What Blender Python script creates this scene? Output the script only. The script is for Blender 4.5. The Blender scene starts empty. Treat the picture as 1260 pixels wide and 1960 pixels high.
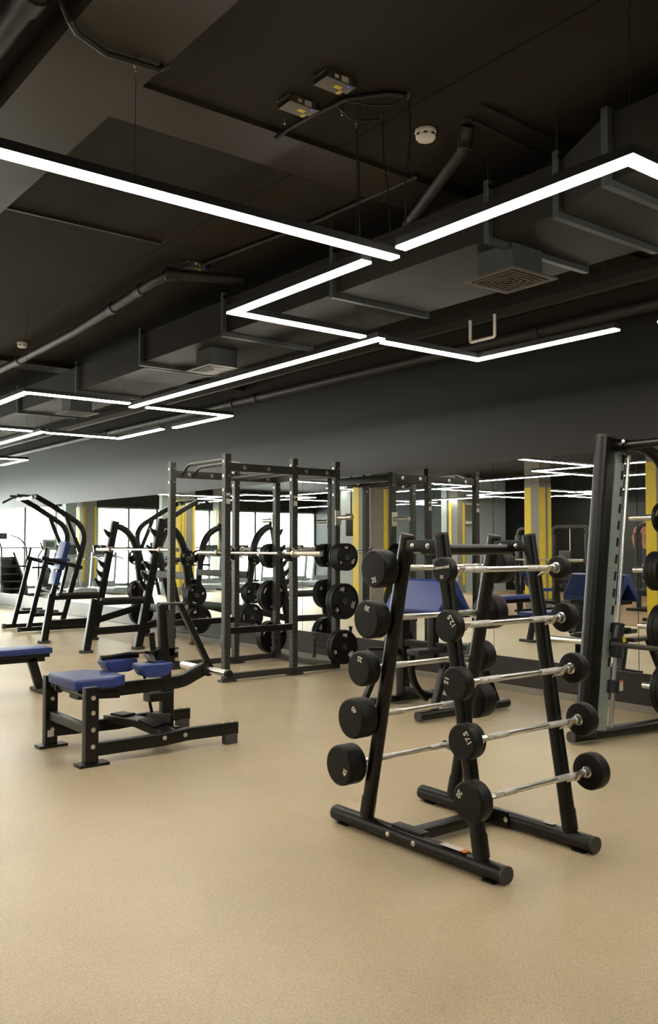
import bpy, bmesh, math, random
from mathutils import Vector, Matrix
random.seed(4)
C = bpy.context.scene.collection
SC = bpy.context.scene

# ---------------------------------------------------------------- camera
F_PX = 1715.0; CAM_H = 1.25
YAW = math.radians(38.0); PITCH = math.atan(65 / F_PX)
cd = bpy.data.cameras.new('camera'); cam = bpy.data.objects.new('camera', cd); C.objects.link(cam)
cd.sensor_fit = 'VERTICAL'; cd.sensor_height = 24.0; cd.lens = 24.0 * F_PX / 1960.0
cd.clip_start = 0.05; cd.clip_end = 200
cam.location = (0, 0, CAM_H)
cam.rotation_euler = (math.pi / 2 + PITCH, 0, -YAW)
SC.camera = cam

# ---------------------------------------------------------------- world / lights / exposure
LAMP_STRENGTH = 42.0
LAMP_COLOR = (1.0, 0.93, 0.80)
SKY_STRENGTH = 24.0
w = bpy.data.worlds.new('overcast_sky'); SC.world = w; w.use_nodes = True
wn = w.node_tree.nodes; wl = w.node_tree.links
bg = wn['Background']; bg.inputs[0].default_value = (0.95, 1.0, 0.94, 1); bg.inputs[1].default_value = SKY_STRENGTH
SC.view_settings.view_transform = 'Standard'; SC.view_settings.look = 'None'
SC.view_settings.gamma = 1.0; SC.view_settings.use_curve_mapping = False
SC.view_settings.exposure = 0.0

WY = 26.3      # window wall
WX = 6.05      # mirror wall
LX = -7.8      # wall opposite the mirrors
BY = -4.0      # wall behind the camera
CZ = 3.15      # ceiling

def area(name, loc, rot, sx, sy, portal=False, power=0, color=(1, 1, 1)):
    l = bpy.data.lights.new(name, 'AREA'); l.shape = 'RECTANGLE'; l.size = sx; l.size_y = sy
    l.energy = power; l.color = color
    if portal: l.cycles.is_portal = True
    o = bpy.data.objects.new(name, l); C.objects.link(o); o.location = loc; o.rotation_euler = rot
    return o
area('window_portal', ((LX + WX) / 2, WY + 0.02, 1.25), (-math.pi / 2, 0, 0), WX - LX, 2.45, portal=True)

sun = bpy.data.lights.new('low_sun', 'SUN'); sun.energy = 16.0; sun.angle = math.radians(4); sun.color = (1.0, 0.93, 0.80)
so = bpy.data.objects.new('low_sun', sun); C.objects.link(so)
so.rotation_euler = Vector((0.28, -1.0, -0.19)).to_track_quat('-Z', 'Y').to_euler()

# ---------------------------------------------------------------- materials
def nmat(name, color=(0.5, 0.5, 0.5), rough=0.5, metal=0.0, spec=0.5, noise=0.0, nscale=40.0, bump=0.0, bscale=200.0, coat=0.0):
    m = bpy.data.materials.new(name); m.use_nodes = True
    nt = m.node_tree; b = nt.nodes['Principled BSDF']
    b.inputs['Base Color'].default_value = (*color, 1); b.inputs['Roughness'].default_value = rough
    b.inputs['Metallic'].default_value = metal; b.inputs['Specular IOR Level'].default_value = spec
    b.inputs['Coat Weight'].default_value = coat
    tc = nt.nodes.new('ShaderNodeTexCoord')
    if noise > 0:
        n = nt.nodes.new('ShaderNodeTexNoise'); n.inputs['Scale'].default_value = nscale; n.inputs['Detail'].default_value = 5
        nt.links.new(tc.outputs['Object'], n.inputs['Vector'])
        r = nt.nodes.new('ShaderNodeMapRange'); r.inputs['From Min'].default_value = 0.3; r.inputs['From Max'].default_value = 0.7
        r.inputs['To Min'].default_value = 1 - noise; r.inputs['To Max'].default_value = 1 + noise
        nt.links.new(n.outputs['Fac'], r.inputs['Value'])
        mx = nt.nodes.new('ShaderNodeVectorMath'); mx.operation = 'SCALE'; mx.inputs[0].default_value = color
        nt.links.new(r.outputs['Result'], mx.inputs['Scale']); nt.links.new(mx.outputs['Vector'], b.inputs['Base Color'])
    if bump > 0:
        n2 = nt.nodes.new('ShaderNodeTexNoise'); n2.inputs['Scale'].default_value = bscale; n2.inputs['Detail'].default_value = 3
        nt.links.new(tc.outputs['Object'], n2.inputs['Vector'])
        bp = nt.nodes.new('ShaderNodeBump'); bp.inputs['Strength'].default_value = bump; bp.inputs['Distance'].default_value = 0.004
        nt.links.new(n2.outputs['Fac'], bp.inputs['Height']); nt.links.new(bp.outputs['Normal'], b.inputs['Normal'])
    return m

M = {}
M['black'] = nmat('black_powder_coat', (0.0040, 0.0038, 0.0032), 0.30, 0, 0.36, noise=0.2, nscale=60, bump=0.15, bscale=500)
M['grey'] = nmat('charcoal_powder_coat', (0.034, 0.033, 0.028), 0.45, 0, 0.35, noise=0.12, nscale=30, bump=0.1, bscale=500)
M['rubber'] = nmat('black_rubber', (0.0050, 0.0047, 0.0040), 0.45, 0, 0.25, noise=0.2, nscale=90, bump=0.2, bscale=700)
M['foot'] = nmat('grey_rubber', (0.05, 0.05, 0.045), 0.7, noise=0.15, bump=0.2)
M['chrome'] = nmat('chrome', (0.84, 0.83, 0.79), 0.28, 1.0)
M['knurl'] = nmat('knurled_steel', (0.66, 0.65, 0.62), 0.45, 1.0, bump=0.6, bscale=900)
M['steel'] = nmat('brushed_steel', (0.62, 0.58, 0.50), 0.28, 1.0, noise=0.08)
M['bolt'] = nmat('zinc_bolt', (0.72, 0.70, 0.64), 0.28, 1.0)
M['blue'] = nmat('blue_vinyl', (0.018, 0.040, 0.185), 0.40, 0, 0.5, noise=0.08, nscale=25, bump=0.08, bscale=150)
M['white'] = nmat('white_paint', (0.75, 0.74, 0.70), 0.5, noise=0.04)
M['label'] = nmat('sticker_white', (0.62, 0.60, 0.54), 0.5, noise=0.1, nscale=120)
M['orange'] = nmat('sticker_orange', (0.65, 0.17, 0.05), 0.5, noise=0.05)
M['yellow'] = nmat('yellow_paint', (0.62, 0.46, 0.02), 0.5, noise=0.06, nscale=8)
M['column'] = nmat('grey_column_paint', (0.19, 0.185, 0.16), 0.6, noise=0.08, nscale=6)
M['pilaster'] = nmat('pale_blue_grey_paint', (0.36, 0.42, 0.43), 0.6, noise=0.05, nscale=5)
M['duct'] = nmat('black_painted_sheet_metal', (0.019, 0.0175, 0.0145), 0.6, 0, 0.15, noise=0.15, nscale=4, bump=0.05, bscale=20)
M['flange'] = nmat('dark_blue_grey_metal', (0.045, 0.055, 0.058), 0.5, 0, 0.4, noise=0.1)
M['pipe'] = nmat('dark_painted_pipe', (0.022, 0.021, 0.019), 0.5, 0, 0.25, noise=0.2, nscale=20)
M['plastic'] = nmat('white_plastic', (0.78, 0.75, 0.70), 0.4, noise=0.03)
M['darkplastic'] = nmat('dark_plastic', (0.02, 0.021, 0.022), 0.35, noise=0.1)
M['greyplastic'] = nmat('silver_grey_plastic', (0.20, 0.23, 0.24), 0.4, noise=0.08)
M['belt'] = nmat('treadmill_belt', (0.03, 0.03, 0.03), 0.6, noise=0.2)
M['text'] = nmat('cream_print', (0.70, 0.68, 0.60), 0.5, noise=0.06, nscale=200)
M['skin'] = nmat('printed_skin_tone', (0.28, 0.11, 0.07), 0.5, noise=0.35, nscale=9)
M['shorts'] = nmat('printed_navy', (0.01, 0.015, 0.04), 0.6, noise=0.1)
M['poster'] = nmat('poster_black', (0.006, 0.006, 0.007), 0.5, noise=0.1)
M['alu'] = nmat('pale_painted_upright', (0.30, 0.36, 0.34), 0.35, 0.3, noise=0.06)
M['slot'] = nmat('slot_black', (0.006, 0.006, 0.006), 0.8, noise=0.05)
M['amber'] = nmat('yellow_sticker', (0.60, 0.45, 0.02), 0.5, noise=0.05)
M['psu'] = nmat('perforated_bronze_metal', (0.09, 0.08, 0.055), 0.5, 0.4, noise=0.5, nscale=160)
M['screen'] = nmat('dark_screen', (0.05, 0.075, 0.075), 0.15, noise=0.1)
M['capgrey'] = nmat('grey_end_cap', (0.035, 0.035, 0.032), 0.6, bump=0.3, bscale=300)
M['cable'] = nmat('black_cable', (0.012, 0.012, 0.011), 0.5, noise=0.05)
M['vent'] = nmat('dull_grey_grille', (0.07, 0.064, 0.052), 0.5, noise=0.1)
M['kettle'] = nmat('camo_rubber', (0.03, 0.035, 0.02), 0.6, noise=0.6, nscale=20)

def emis(name, col, s):
    m = bpy.data.materials.new(name); m.use_nodes = True; nt = m.node_tree
    for n in list(nt.nodes): nt.nodes.remove(n)
    o = nt.nodes.new('ShaderNodeOutputMaterial'); e = nt.nodes.new('ShaderNodeEmission')
    e.inputs[0].default_value = (*col, 1); e.inputs[1].default_value = s
    nt.links.new(e.outputs[0], o.inputs[0]); return m
M['lamp'] = emis('led_diffuser', LAMP_COLOR, LAMP_STRENGTH)
M['led'] = emis('blue_indicator_led', (0.05, 0.07, 1.0), 3.0)

def mat_floor():
    m = bpy.data.materials.new('speckled_beige_rubber'); m.use_nodes = True; nt = m.node_tree; b = nt.nodes['Principled BSDF']
    tc = nt.nodes.new('ShaderNodeTexCoord')
    n1 = nt.nodes.new('ShaderNodeTexNoise'); n1.inputs['Scale'].default_value = 150; n1.inputs['Detail'].default_value = 5; n1.inputs['Roughness'].default_value = 0.75
    n2 = nt.nodes.new('ShaderNodeTexNoise'); n2.inputs['Scale'].default_value = 1.3; n2.inputs['Detail'].default_value = 4
    n3 = nt.nodes.new('ShaderNodeTexVoronoi'); n3.inputs['Scale'].default_value = 260
    for n in (n1, n2, n3): nt.links.new(tc.outputs['Object'], n.inputs['Vector'])
    r = nt.nodes.new('ShaderNodeValToRGB')
    e = r.color_ramp.elements
    e[0].position = 0.30; e[0].color = (0.30, 0.235, 0.15, 1)
    e[1].position = 0.68; e[1].color = (0.555, 0.455, 0.295, 1)
    a = e.new(0.47); a.color = (0.455, 0.366, 0.232, 1)
    nt.links.new(n1.outputs['Fac'], r.inputs['Fac'])
    mr = nt.nodes.new('ShaderNodeMapRange'); mr.inputs['To Min'].default_value = 0.90; mr.inputs['To Max'].default_value = 1.08
    mr.inputs['From Min'].default_value = 0.3; mr.inputs['From Max'].default_value = 0.7
    nt.links.new(n2.outputs['Fac'], mr.inputs['Value'])
    vm = nt.nodes.new('ShaderNodeVectorMath'); vm.operation = 'SCALE'
    nt.links.new(r.outputs['Color'], vm.inputs[0]); nt.links.new(mr.outputs['Result'], vm.inputs['Scale'])
    mr2 = nt.nodes.new('ShaderNodeMapRange'); mr2.inputs['From Max'].default_value = 0.8; mr2.inputs['To Min'].default_value = 0.82; mr2.inputs['To Max'].default_value = 1.08
    sp = nt.nodes.new('ShaderNodeSeparateColor'); nt.links.new(n3.outputs['Color'], sp.inputs[0]); nt.links.new(sp.outputs[0], mr2.inputs['Value'])
    vm2 = nt.nodes.new('ShaderNodeVectorMath'); vm2.operation = 'SCALE'
    nt.links.new(vm.outputs[0], vm2.inputs[0]); nt.links.new(mr2.outputs['Result'], vm2.inputs['Scale'])
    nt.links.new(vm2.outputs[0], b.inputs['Base Color'])
    b.inputs['Roughness'].default_value = 0.36; b.inputs['Specular IOR Level'].default_value = 0.55
    bp = nt.nodes.new('ShaderNodeBump'); bp.inputs['Strength'].default_value = 0.18; bp.inputs['Distance'].default_value = 0.003
    nt.links.new(n1.outputs['Fac'], bp.inputs['Height']); nt.links.new(bp.outputs[0], b.inputs['Normal'])
    return m
M['floor'] = mat_floor()
M['wood'] = nmat('brown_platform_rubber', (0.22, 0.13, 0.065), 0.6, noise=0.2, nscale=5)

def mat_plaster(name, col, var, joints=False, spec=0.15):
    m = bpy.data.materials.new(name); m.use_nodes = True; nt = m.node_tree; b = nt.nodes['Principled BSDF']
    tc = nt.nodes.new('ShaderNodeTexCoord')
    mp = nt.nodes.new('ShaderNodeMapping'); mp.inputs['Scale'].default_value = (1, 0.5, 0.5) if not joints else (1, 0.35, 1)
    nt.links.new(tc.outputs['Object'], mp.inputs['Vector'])
    n1 = nt.nodes.new('ShaderNodeTexNoise'); n1.inputs['Scale'].default_value = 1.6; n1.inputs['Detail'].default_value = 8; n1.inputs['Roughness'].default_value = 0.6
    nt.links.new(mp.outputs[0], n1.inputs['Vector'])
    mr = nt.nodes.new('ShaderNodeMapRange'); mr.inputs['From Min'].default_value = 0.3; mr.inputs['From Max'].default_value = 0.7
    mr.inputs['To Min'].default_value = 1 - var; mr.inputs['To Max'].default_value = 1 + var
    nt.links.new(n1.outputs['Fac'], mr.inputs['Value'])
    vm = nt.nodes.new('ShaderNodeVectorMath'); vm.operation = 'SCALE'; vm.inputs[0].default_value = col
    nt.links.new(mr.outputs[0], vm.inputs['Scale'])
    last = vm.outputs[0]
    if joints:   # dark slab joints running along Y every 1.19 m
        sx = nt.nodes.new('ShaderNodeSeparateXYZ'); nt.links.new(tc.outputs['Object'], sx.inputs[0])
        a = nt.nodes.new('ShaderNodeMath'); a.operation = 'SUBTRACT'; a.inputs[1].default_value = 2.625; nt.links.new(sx.outputs[0], a.inputs[0])
        p = nt.nodes.new('ShaderNodeMath'); p.operation = 'PINGPONG'; p.inputs[1].default_value = 1.19; nt.links.new(a.outputs[0], p.inputs[0])
        g = nt.nodes.new('ShaderNodeMath'); g.operation = 'GREATER_THAN'; g.inputs[1].default_value = 0.006; nt.links.new(p.outputs[0], g.inputs[0])
        r2 = nt.nodes.new('ShaderNodeMapRange'); r2.inputs['To Min'].default_value = 0.3; nt.links.new(g.outputs[0], r2.inputs['Value'])
        v2 = nt.nodes.new('ShaderNodeVectorMath'); v2.operation = 'SCALE'; nt.links.new(last, v2.inputs[0]); nt.links.new(r2.outputs[0], v2.inputs['Scale'])
        last = v2.outputs[0]
    nt.links.new(last, b.inputs['Base Color'])
    b.inputs['Roughness'].default_value = 0.8 if joints else 0.42; b.inputs['Specular IOR Level'].default_value = 0.12 if joints else spec
    bp = nt.nodes.new('ShaderNodeBump'); bp.inputs['Strength'].default_value = 0.25; bp.inputs['Distance'].default_value = 0.01
    nt.links.new(n1.outputs['Fac'], bp.inputs['Height']); nt.links.new(bp.outputs[0], b.inputs['Normal'])
    return m
M['ceiling'] = mat_plaster('dark_ceiling_paint', (0.0225, 0.0195, 0.0145), 0.22, True)
M['beam'] = mat_plaster('dark_beam_paint', (0.028, 0.023, 0.0165), 0.2)
M['wall'] = mat_plaster('dark_grey_wall_paint', (0.0145, 0.0140, 0.0110), 0.10, spec=0.30)
M['plinth'] = mat_plaster('dark_grey_plinth_paint', (0.026, 0.0235, 0.019), 0.06, spec=0.42)
M['blackwall'] = mat_plaster('black_wall_paint', (0.012, 0.012, 0.011), 0.2)
M['skirting'] = nmat('beige_grey_skirting', (0.22, 0.20, 0.165), 0.5, noise=0.06)

def mat_mirror():
    m = bpy.data.materials.new('mirror_glass'); m.use_nodes = True; b = m.node_tree.nodes['Principled BSDF']
    b.inputs['Base Color'].default_value = (0.86, 0.89, 0.86, 1); b.inputs['Metallic'].default_value = 1; b.inputs['Roughness'].default_value = 0.0
    return m
M['mirror'] = mat_mirror()
def mat_glass():
    m = bpy.data.materials.new('window_glass'); m.use_nodes = True; nt = m.node_tree
    for n in list(nt.nodes): nt.nodes.remove(n)
    o = nt.nodes.new('ShaderNodeOutputMaterial'); t = nt.nodes.new('ShaderNodeBsdfTransparent'); t.inputs[0].default_value = (0.95, 0.97, 0.97, 1)
    g = nt.nodes.new('ShaderNodeBsdfGlossy'); g.inputs['Roughness'].default_value = 0.02
    f = nt.nodes.new('ShaderNodeFresnel'); f.inputs[0].default_value = 1.35
    x = nt.nodes.new('ShaderNodeMixShader'); nt.links.new(f.outputs[0], x.inputs[0]); nt.links.new(t.outputs[0], x.inputs[1]); nt.links.new(g.outputs[0], x.inputs[2])
    nt.links.new(x.outputs[0], o.inputs[0]); return m
M['glass'] = mat_glass()

def mat_holes():   # charcoal post with a row of drilled holes down the middle of each face (object coordinates of the post)
    m = nmat('drilled_charcoal_post', (0.038, 0.037, 0.032), 0.45, 0, 0.35)
    nt = m.node_tree; b = nt.nodes['Principled BSDF']; tc = nt.nodes.new('ShaderNodeTexCoord')
    s = nt.nodes.new('ShaderNodeSeparateXYZ'); nt.links.new(tc.outputs['Object'], s.inputs[0])
    def mt(op, a, bb=None):
        n = nt.nodes.new('ShaderNodeMath'); n.operation = op
        for k, v in enumerate((a, bb)):
            if v is None: continue
            if isinstance(v, (int, float)): n.inputs[k].default_value = v
            else: nt.links.new(v, n.inputs[k])
        return n.outputs[0]
    across = mt('MINIMUM', mt('ABSOLUTE', s.outputs[0]), mt('ABSOLUTE', s.outputs[1]))
    zz = mt('PINGPONG', s.outputs[2], 0.0225)
    d = mt('SQRT', mt('ADD', mt('MULTIPLY', across, across), mt('MULTIPLY', zz, zz)))
    hole = mt('LESS_THAN', d, 0.0085)
    rng = mt('MULTIPLY', hole, mt('LESS_THAN', s.outputs[2], 1.74))
    mx = nt.nodes.new('ShaderNodeMix'); mx.data_type = 'RGBA'
    mx.inputs['A'].default_value = (0.038, 0.037, 0.032, 1); mx.inputs['B'].default_value = (0.003, 0.003, 0.003, 1)
    nt.links.new(rng, mx.inputs['Factor']); nt.links.new(mx.outputs['Result'], b.inputs['Base Color'])
    return m
M['post'] = mat_holes()

# ---------------------------------------------------------------- mesh tools
def V(*a): return Vector(a)
class MB:
    def __init__(s): s.bm = bmesh.new()
    def box(s, c, d, bev=0.0, rot=None):
        g = bmesh.ops.create_cube(s.bm, size=1.0); vs = g['verts']
        bmesh.ops.scale(s.bm, vec=d, verts=vs)
        if bev > 0:
            es = list({e for v in vs for e in v.link_edges})
            r = bmesh.ops.bevel(s.bm, geom=es, offset=min(bev, min(d) * 0.45), segments=2, affect='EDGES', profile=0.7)
            vs = list({v for v in r['verts']} | {v for v in vs if v.is_valid})
        if rot is not None: bmesh.ops.rotate(s.bm, cent=(0, 0, 0), matrix=rot, verts=vs)
        bmesh.ops.translate(s.bm, vec=c, verts=vs)
        return s
    def b2(s, x0, x1, y0, y1, z0, z1, bev=0.0):
        return s.box(((x0 + x1) / 2, (y0 + y1) / 2, (z0 + z1) / 2), (abs(x1 - x0), abs(y1 - y0), abs(z1 - z0)), bev)
    def sweep(s, pts, sec, side=None, caps=True):
        """sweep a 2D section (list of (u, v)); u along 'side', v along the third axis"""
        P = [Vector(p) for p in pts]; n = len(P); rings = []
        prev = None
        for i in range(n):
            if i == 0: t = P[1] - P[0]
            elif i == n - 1: t = P[-1] - P[-2]
            else: t = (P[i + 1] - P[i]).normalized() + (P[i] - P[i - 1]).normalized()
            t = t.normalized()
            if side is not None: u = Vector(side)
            elif prev is not None: u = prev
            else: u = Vector((0, 0, 1)) if abs(t.z) < 0.9 else Vector((1, 0, 0))
            u = (u - t * u.dot(t)).normalized(); prev = u; v = t.cross(u)
            k = 1.0
            if 0 < i < n - 1:
                cs = (P[i + 1] - P[i]).normalized().dot(t); k = 1 / max(cs, 0.5)
            rings.append([s.bm.verts.new(P[i] + u * a + v * b * k) for a, b in sec])
        m = len(sec)
        for i in range(n - 1):
            for j in range(m):
                s.bm.faces.new((rings[i][j], rings[i][(j + 1) % m], rings[i + 1][(j + 1) % m], rings[i + 1][j]))
        if caps:
            s.bm.faces.new(rings[0][::-1]); s.bm.faces.new(rings[-1])
        return s
    def tube(s, pts, r, n=12): return s.sweep(pts, [(r * math.cos(2 * math.pi * i / n), r * math.sin(2 * math.pi * i / n)) for i in range(n)])
    def bar(s, pts, w, h, side=(0, 1, 0), r=None):   # w along side, h across
        return s.sweep(pts, rrect(w, h, min(w, h) * 0.12 if r is None else r), side)
    def oval(s, pts, w, h, side=(0, 1, 0)): return s.sweep(pts, rrect(w, h, min(w, h) * 0.48, 5), side)
    def lathe(s, prof, origin=(0, 0, 0), axis=(0, 1, 0), n=40):
        a = Vector(axis).normalized(); u = Vector((0, 0, 1)) if abs(a.z) < 0.9 else Vector((1, 0, 0)); v = a.cross(u); o = Vector(origin)
        rings = []
        for (r, h) in prof:
            if r < 1e-5: rings.append([s.bm.verts.new(o + a * h)])
            else: rings.append([s.bm.verts.new(o + a * h + (u * math.cos(2 * math.pi * i / n) + v * math.sin(2 * math.pi * i / n)) * r) for i in range(n)])
        for k in range(len(rings) - 1):
            A, B = rings[k], rings[k + 1]
            for i in range(n):
                j = (i + 1) % n
                if len(A) == 1 and len(B) == 1: continue
                if len(A) == 1: s.bm.faces.new((A[0], B[i], B[j]))
                elif len(B) == 1: s.bm.faces.new((A[i], B[0], A[j]))
                else: s.bm.faces.new((A[i], B[i], B[j], A[j]))
        return s
    def cyl(s, p0, p1, r, n=20):
        a = Vector(p1) - Vector(p0); L = a.length
        return s.lathe([(0, 0), (r, 0), (r, L), (0, L)], p0, a, n)
    def prism(s, poly, axis, a0, a1, bev=0.0):
        """polygon in the plane across 'axis' (x: (y,z), y: (x,z), z: (x,y)) extruded a0..a1"""
        def p(q, a):
            return {'x': (a, q[0], q[1]), 'y': (q[0], a, q[1]), 'z': (q[0], q[1], a)}[axis]
        A = [s.bm.verts.new(p(q, a0)) for q in poly]; B = [s.bm.verts.new(p(q, a1)) for q in poly]
        n = len(poly); fs = [s.bm.faces.new(A[::-1]), s.bm.faces.new(B)]
        for i in range(n): fs.append(s.bm.faces.new((A[i], A[(i + 1) % n], B[(i + 1) % n], B[i])))
        if bev > 0:
            es = list({e for f in fs for e in f.edges})
            bmesh.ops.bevel(s.bm, geom=es, offset=bev, segments=3, affect='EDGES', profile=0.6)
        return s
    def build(s, name, mat, parent=None, origin=None, smooth=True):
        bmesh.ops.recalc_face_normals(s.bm, faces=s.bm.faces)
        me = bpy.data.meshes.new(name)
        base = wloc(parent) if parent else Vector((0, 0, 0))
        o0 = Vector(origin) if origin is not None else base
        if origin is None and parent is None: o0 = Vector((0, 0, 0))
        bmesh.ops.translate(s.bm, vec=-o0, verts=s.bm.verts)
        s.bm.to_mesh(me); s.bm.free()
        me.materials.append(mat)
        if smooth:
            for p in me.polygons: p.use_smooth = True
            me.set_sharp_from_angle(angle=math.radians(35))
        o = bpy.data.objects.new(name, me); C.objects.link(o)
        o.location = o0 - base
        if parent: o.parent = parent
        return o
def wloc(o):
    v = Vector(o.location)
    while o.parent: o = o.parent; v += Vector(o.location)
    return v
def rrect(w, h, r, n=3):
    out = []
    for (cx, cy, a0) in ((w / 2 - r, h / 2 - r, 0), (-w / 2 + r, h / 2 - r, 90), (-w / 2 + r, -h / 2 + r, 180), (w / 2 - r, -h / 2 + r, 270)):
        for k in range(n + 1):
            a = math.radians(a0 + 90 * k / n); out.append((cx + r * math.cos(a), cy + r * math.sin(a)))
    return out
def bez(p0, p1, p2, n=6):
    p0, p1, p2 = Vector(p0), Vector(p1), Vector(p2)
    return [tuple(p0 * (1 - t) ** 2 + p1 * 2 * t * (1 - t) + p2 * t * t) for t in [i / n for i in range(n + 1)]]
def thing(name, label, cat, loc, group=None):
    o = bpy.data.objects.new(name, None); C.objects.link(o); o.location = loc; o.empty_display_size = 0.1
    o['label'] = label; o['category'] = cat
    if group: o['group'] = group
    return o
def tag(o, label, cat, group=None, kind=None):
    o['label'] = label; o['category'] = cat
    if group: o['group'] = group
    if kind: o['kind'] = kind
    return o
def struct(o): o['kind'] = 'structure'; return o
def copy_tree(o, loc=None, label=None, parent=None, rotz=None):
    c = o.copy(); C.objects.link(c)
    if parent is not None: c.parent = parent
    if loc is not None: c.location = loc
    if rotz is not None: c.rotation_euler.z = rotz
    if label: c['label'] = label
    for ch in list(o.children): copy_tree(ch, parent=c)
    return c
def fcurve_mesh(name, loops, ext, bevel=0.0, res=2):
    """filled 2D loops (holes cut out) extruded +-ext along local z -> mesh datablock"""
    cu = bpy.data.curves.new(name, 'CURVE'); cu.dimensions = '2D'; cu.fill_mode = 'BOTH'; cu.extrude = ext; cu.bevel_depth = bevel; cu.bevel_resolution = res
    for lp in loops:
        sp = cu.splines.new('POLY'); sp.points.add(len(lp) - 1); sp.use_cyclic_u = True
        for k, (x, y) in enumerate(lp): sp.points[k].co = (x, y, 0, 1)
    return curve_to_mesh(cu, name)
def curve_to_mesh(cu, name):
    o = bpy.data.objects.new('tmp', cu); C.objects.link(o)
    dg = bpy.context.evaluated_depsgraph_get(); dg.update()
    me = bpy.data.meshes.new_from_object(o.evaluated_get(dg)); me.name = name
    bpy.data.objects.remove(o); bpy.data.curves.remove(cu)
    return me
FX = {'-x': ((0, -1, 0), (0, 0, 1)), '-y': ((1, 0, 0), (0, 0, 1)), '+x': ((0, 1, 0), (0, 0, 1)), '+y': ((-1, 0, 0), (0, 0, 1)), '+z': ((1, 0, 0), (0, 1, 0)), '-z': ((1, 0, 0), (0, -1, 0))}
def face_matrix(pos, facing, rot=0.0):
    r, u = Vector(FX[facing][0]), Vector(FX[facing][1])
    c, s_ = math.cos(rot), math.sin(rot); r2 = r * c + u * s_; u2 = -r * s_ + u * c; n = r2.cross(u2)
    m = Matrix((r2, u2, n)).transposed().to_4x4(); m.translation = pos; return m
def mesh_object(name, me, mat, parent, mtx, smooth=False):
    """mtx in world space; baked into the mesh"""
    base = wloc(parent) if parent else Vector((0, 0, 0))
    me = me.copy(); me.transform(Matrix.Translation(-base) @ mtx); me.materials.clear(); me.materials.append(mat)
    if smooth:
        for p in me.polygons: p.use_smooth = True
        me.set_sharp_from_angle(angle=math.radians(35))
    o = bpy.data.objects.new(name, me); C.objects.link(o)
    if parent: o.parent = parent
    return o
_tx = {}
def text_mesh(s, size, bold=0.0):
    k = (s, size, bold)
    if k not in _tx:
        cu = bpy.data.curves.new('lettering', 'FONT'); cu.body = s; cu.size = size; cu.align_x = 'CENTER'; cu.align_y = 'CENTER'
        cu.extrude = 0.0006; cu.offset = bold * size
        _tx[k] = curve_to_mesh(cu, 'lettering')
    return _tx[k]
def text(s, size, pos, facing, parent, mat='text', rot=0.0, bold=0.02, name='lettering'):
    return mesh_object(name, text_mesh(s, size, bold), M[mat], parent, face_matrix(pos, facing, rot))
def bolt(parent, p, axis, r=0.011, mat='bolt', h=0.008):
    m = MB(); m.lathe([(0, 0), (r * 1.25, 0), (r * 1.25, h * 0.3), (r * 0.95, h * 0.35), (r * 0.8, h * 0.9), (r * 0.4, h), (0, h)], p, axis, 12)
    return m.build('bolt', M[mat], parent)

# ---------------------------------------------------------------- room shell
def plane_box(name, x0, x1, y0, y1, z0, z1, mat, parent=None):
    return MB().b2(x0, x1, y0, y1, z0, z1).build(name, M[mat], parent, smooth=False)
struct(plane_box('floor', LX, WX + 0.2, BY, WY + 0.2, -0.1, 0, 'floor'))
struct(plane_box('ceiling', LX, WX + 0.2, BY, WY + 0.2, CZ, CZ + 0.1, 'ceiling'))
MT, MBT = 1.995, 0.29
struct(plane_box('wall_right', WX + 0.006, WX + 0.2, BY, WY, 0, CZ, 'wall'))
struct(plane_box('trim_1', WX - 0.016, WX + 0.006, BY, WY, 0.06, MBT, 'plinth'))
struct(plane_box('baseboard_right', WX - 0.026, WX + 0.006, BY, WY, 0, 0.055, 'skirting'))
struct(plane_box('wall_back', LX, WX + 0.2, BY - 0.2, BY, 0, CZ, 'wall'))
struct(plane_box('wall_left', LX - 0.2, LX, BY, WY + 0.2, 0, CZ, 'blackwall'))
struct(plane_box('wall_far', LX, WX + 0.2, WY, WY + 0.2, 2.47, CZ, 'wall'))
# wall-hung mirror panels, each a sheet of its own with a fine joint
seams = [-3.9, -2.46, -1.0, 0.45, 1.9, 2.55, 3.927, 5.368, 6.775, 8.226, 9.66, 11.09, 12.524, 13.95, 15.4, 16.85, 18.3, 19.75, 21.2, 22.65, 24.1, 25.55]
for i in range(len(seams) - 1):
    y0, y1 = seams[i] + 0.003, seams[i + 1] - 0.003
    if y1 < 1.5: continue
    o = MB().b2(WX - 0.004, WX + 0.005, y0, y1, MBT, MT).build('wall_mirror', M['mirror'], smooth=False)
    tag(o, 'mirror panel on the dark wall, %s' % ({4: 'cut off by the right edge of the photo', 5: 'right behind the leaning rack machine', 6: 'showing the striped column right of the barbell rack',
         7: 'above the blue preacher bench', 8: 'right of the power rack', 9: 'behind the back of the power rack', 10: 'seen through the power rack opening',
         11: 'behind the far half of the power rack', 12: 'behind the near side of the olympic squat rack', 13: 'behind the far side of the olympic squat rack'}.get(i, 'far along towards the windows')), 'mirror', 'mirror panels along the wall')
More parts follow.
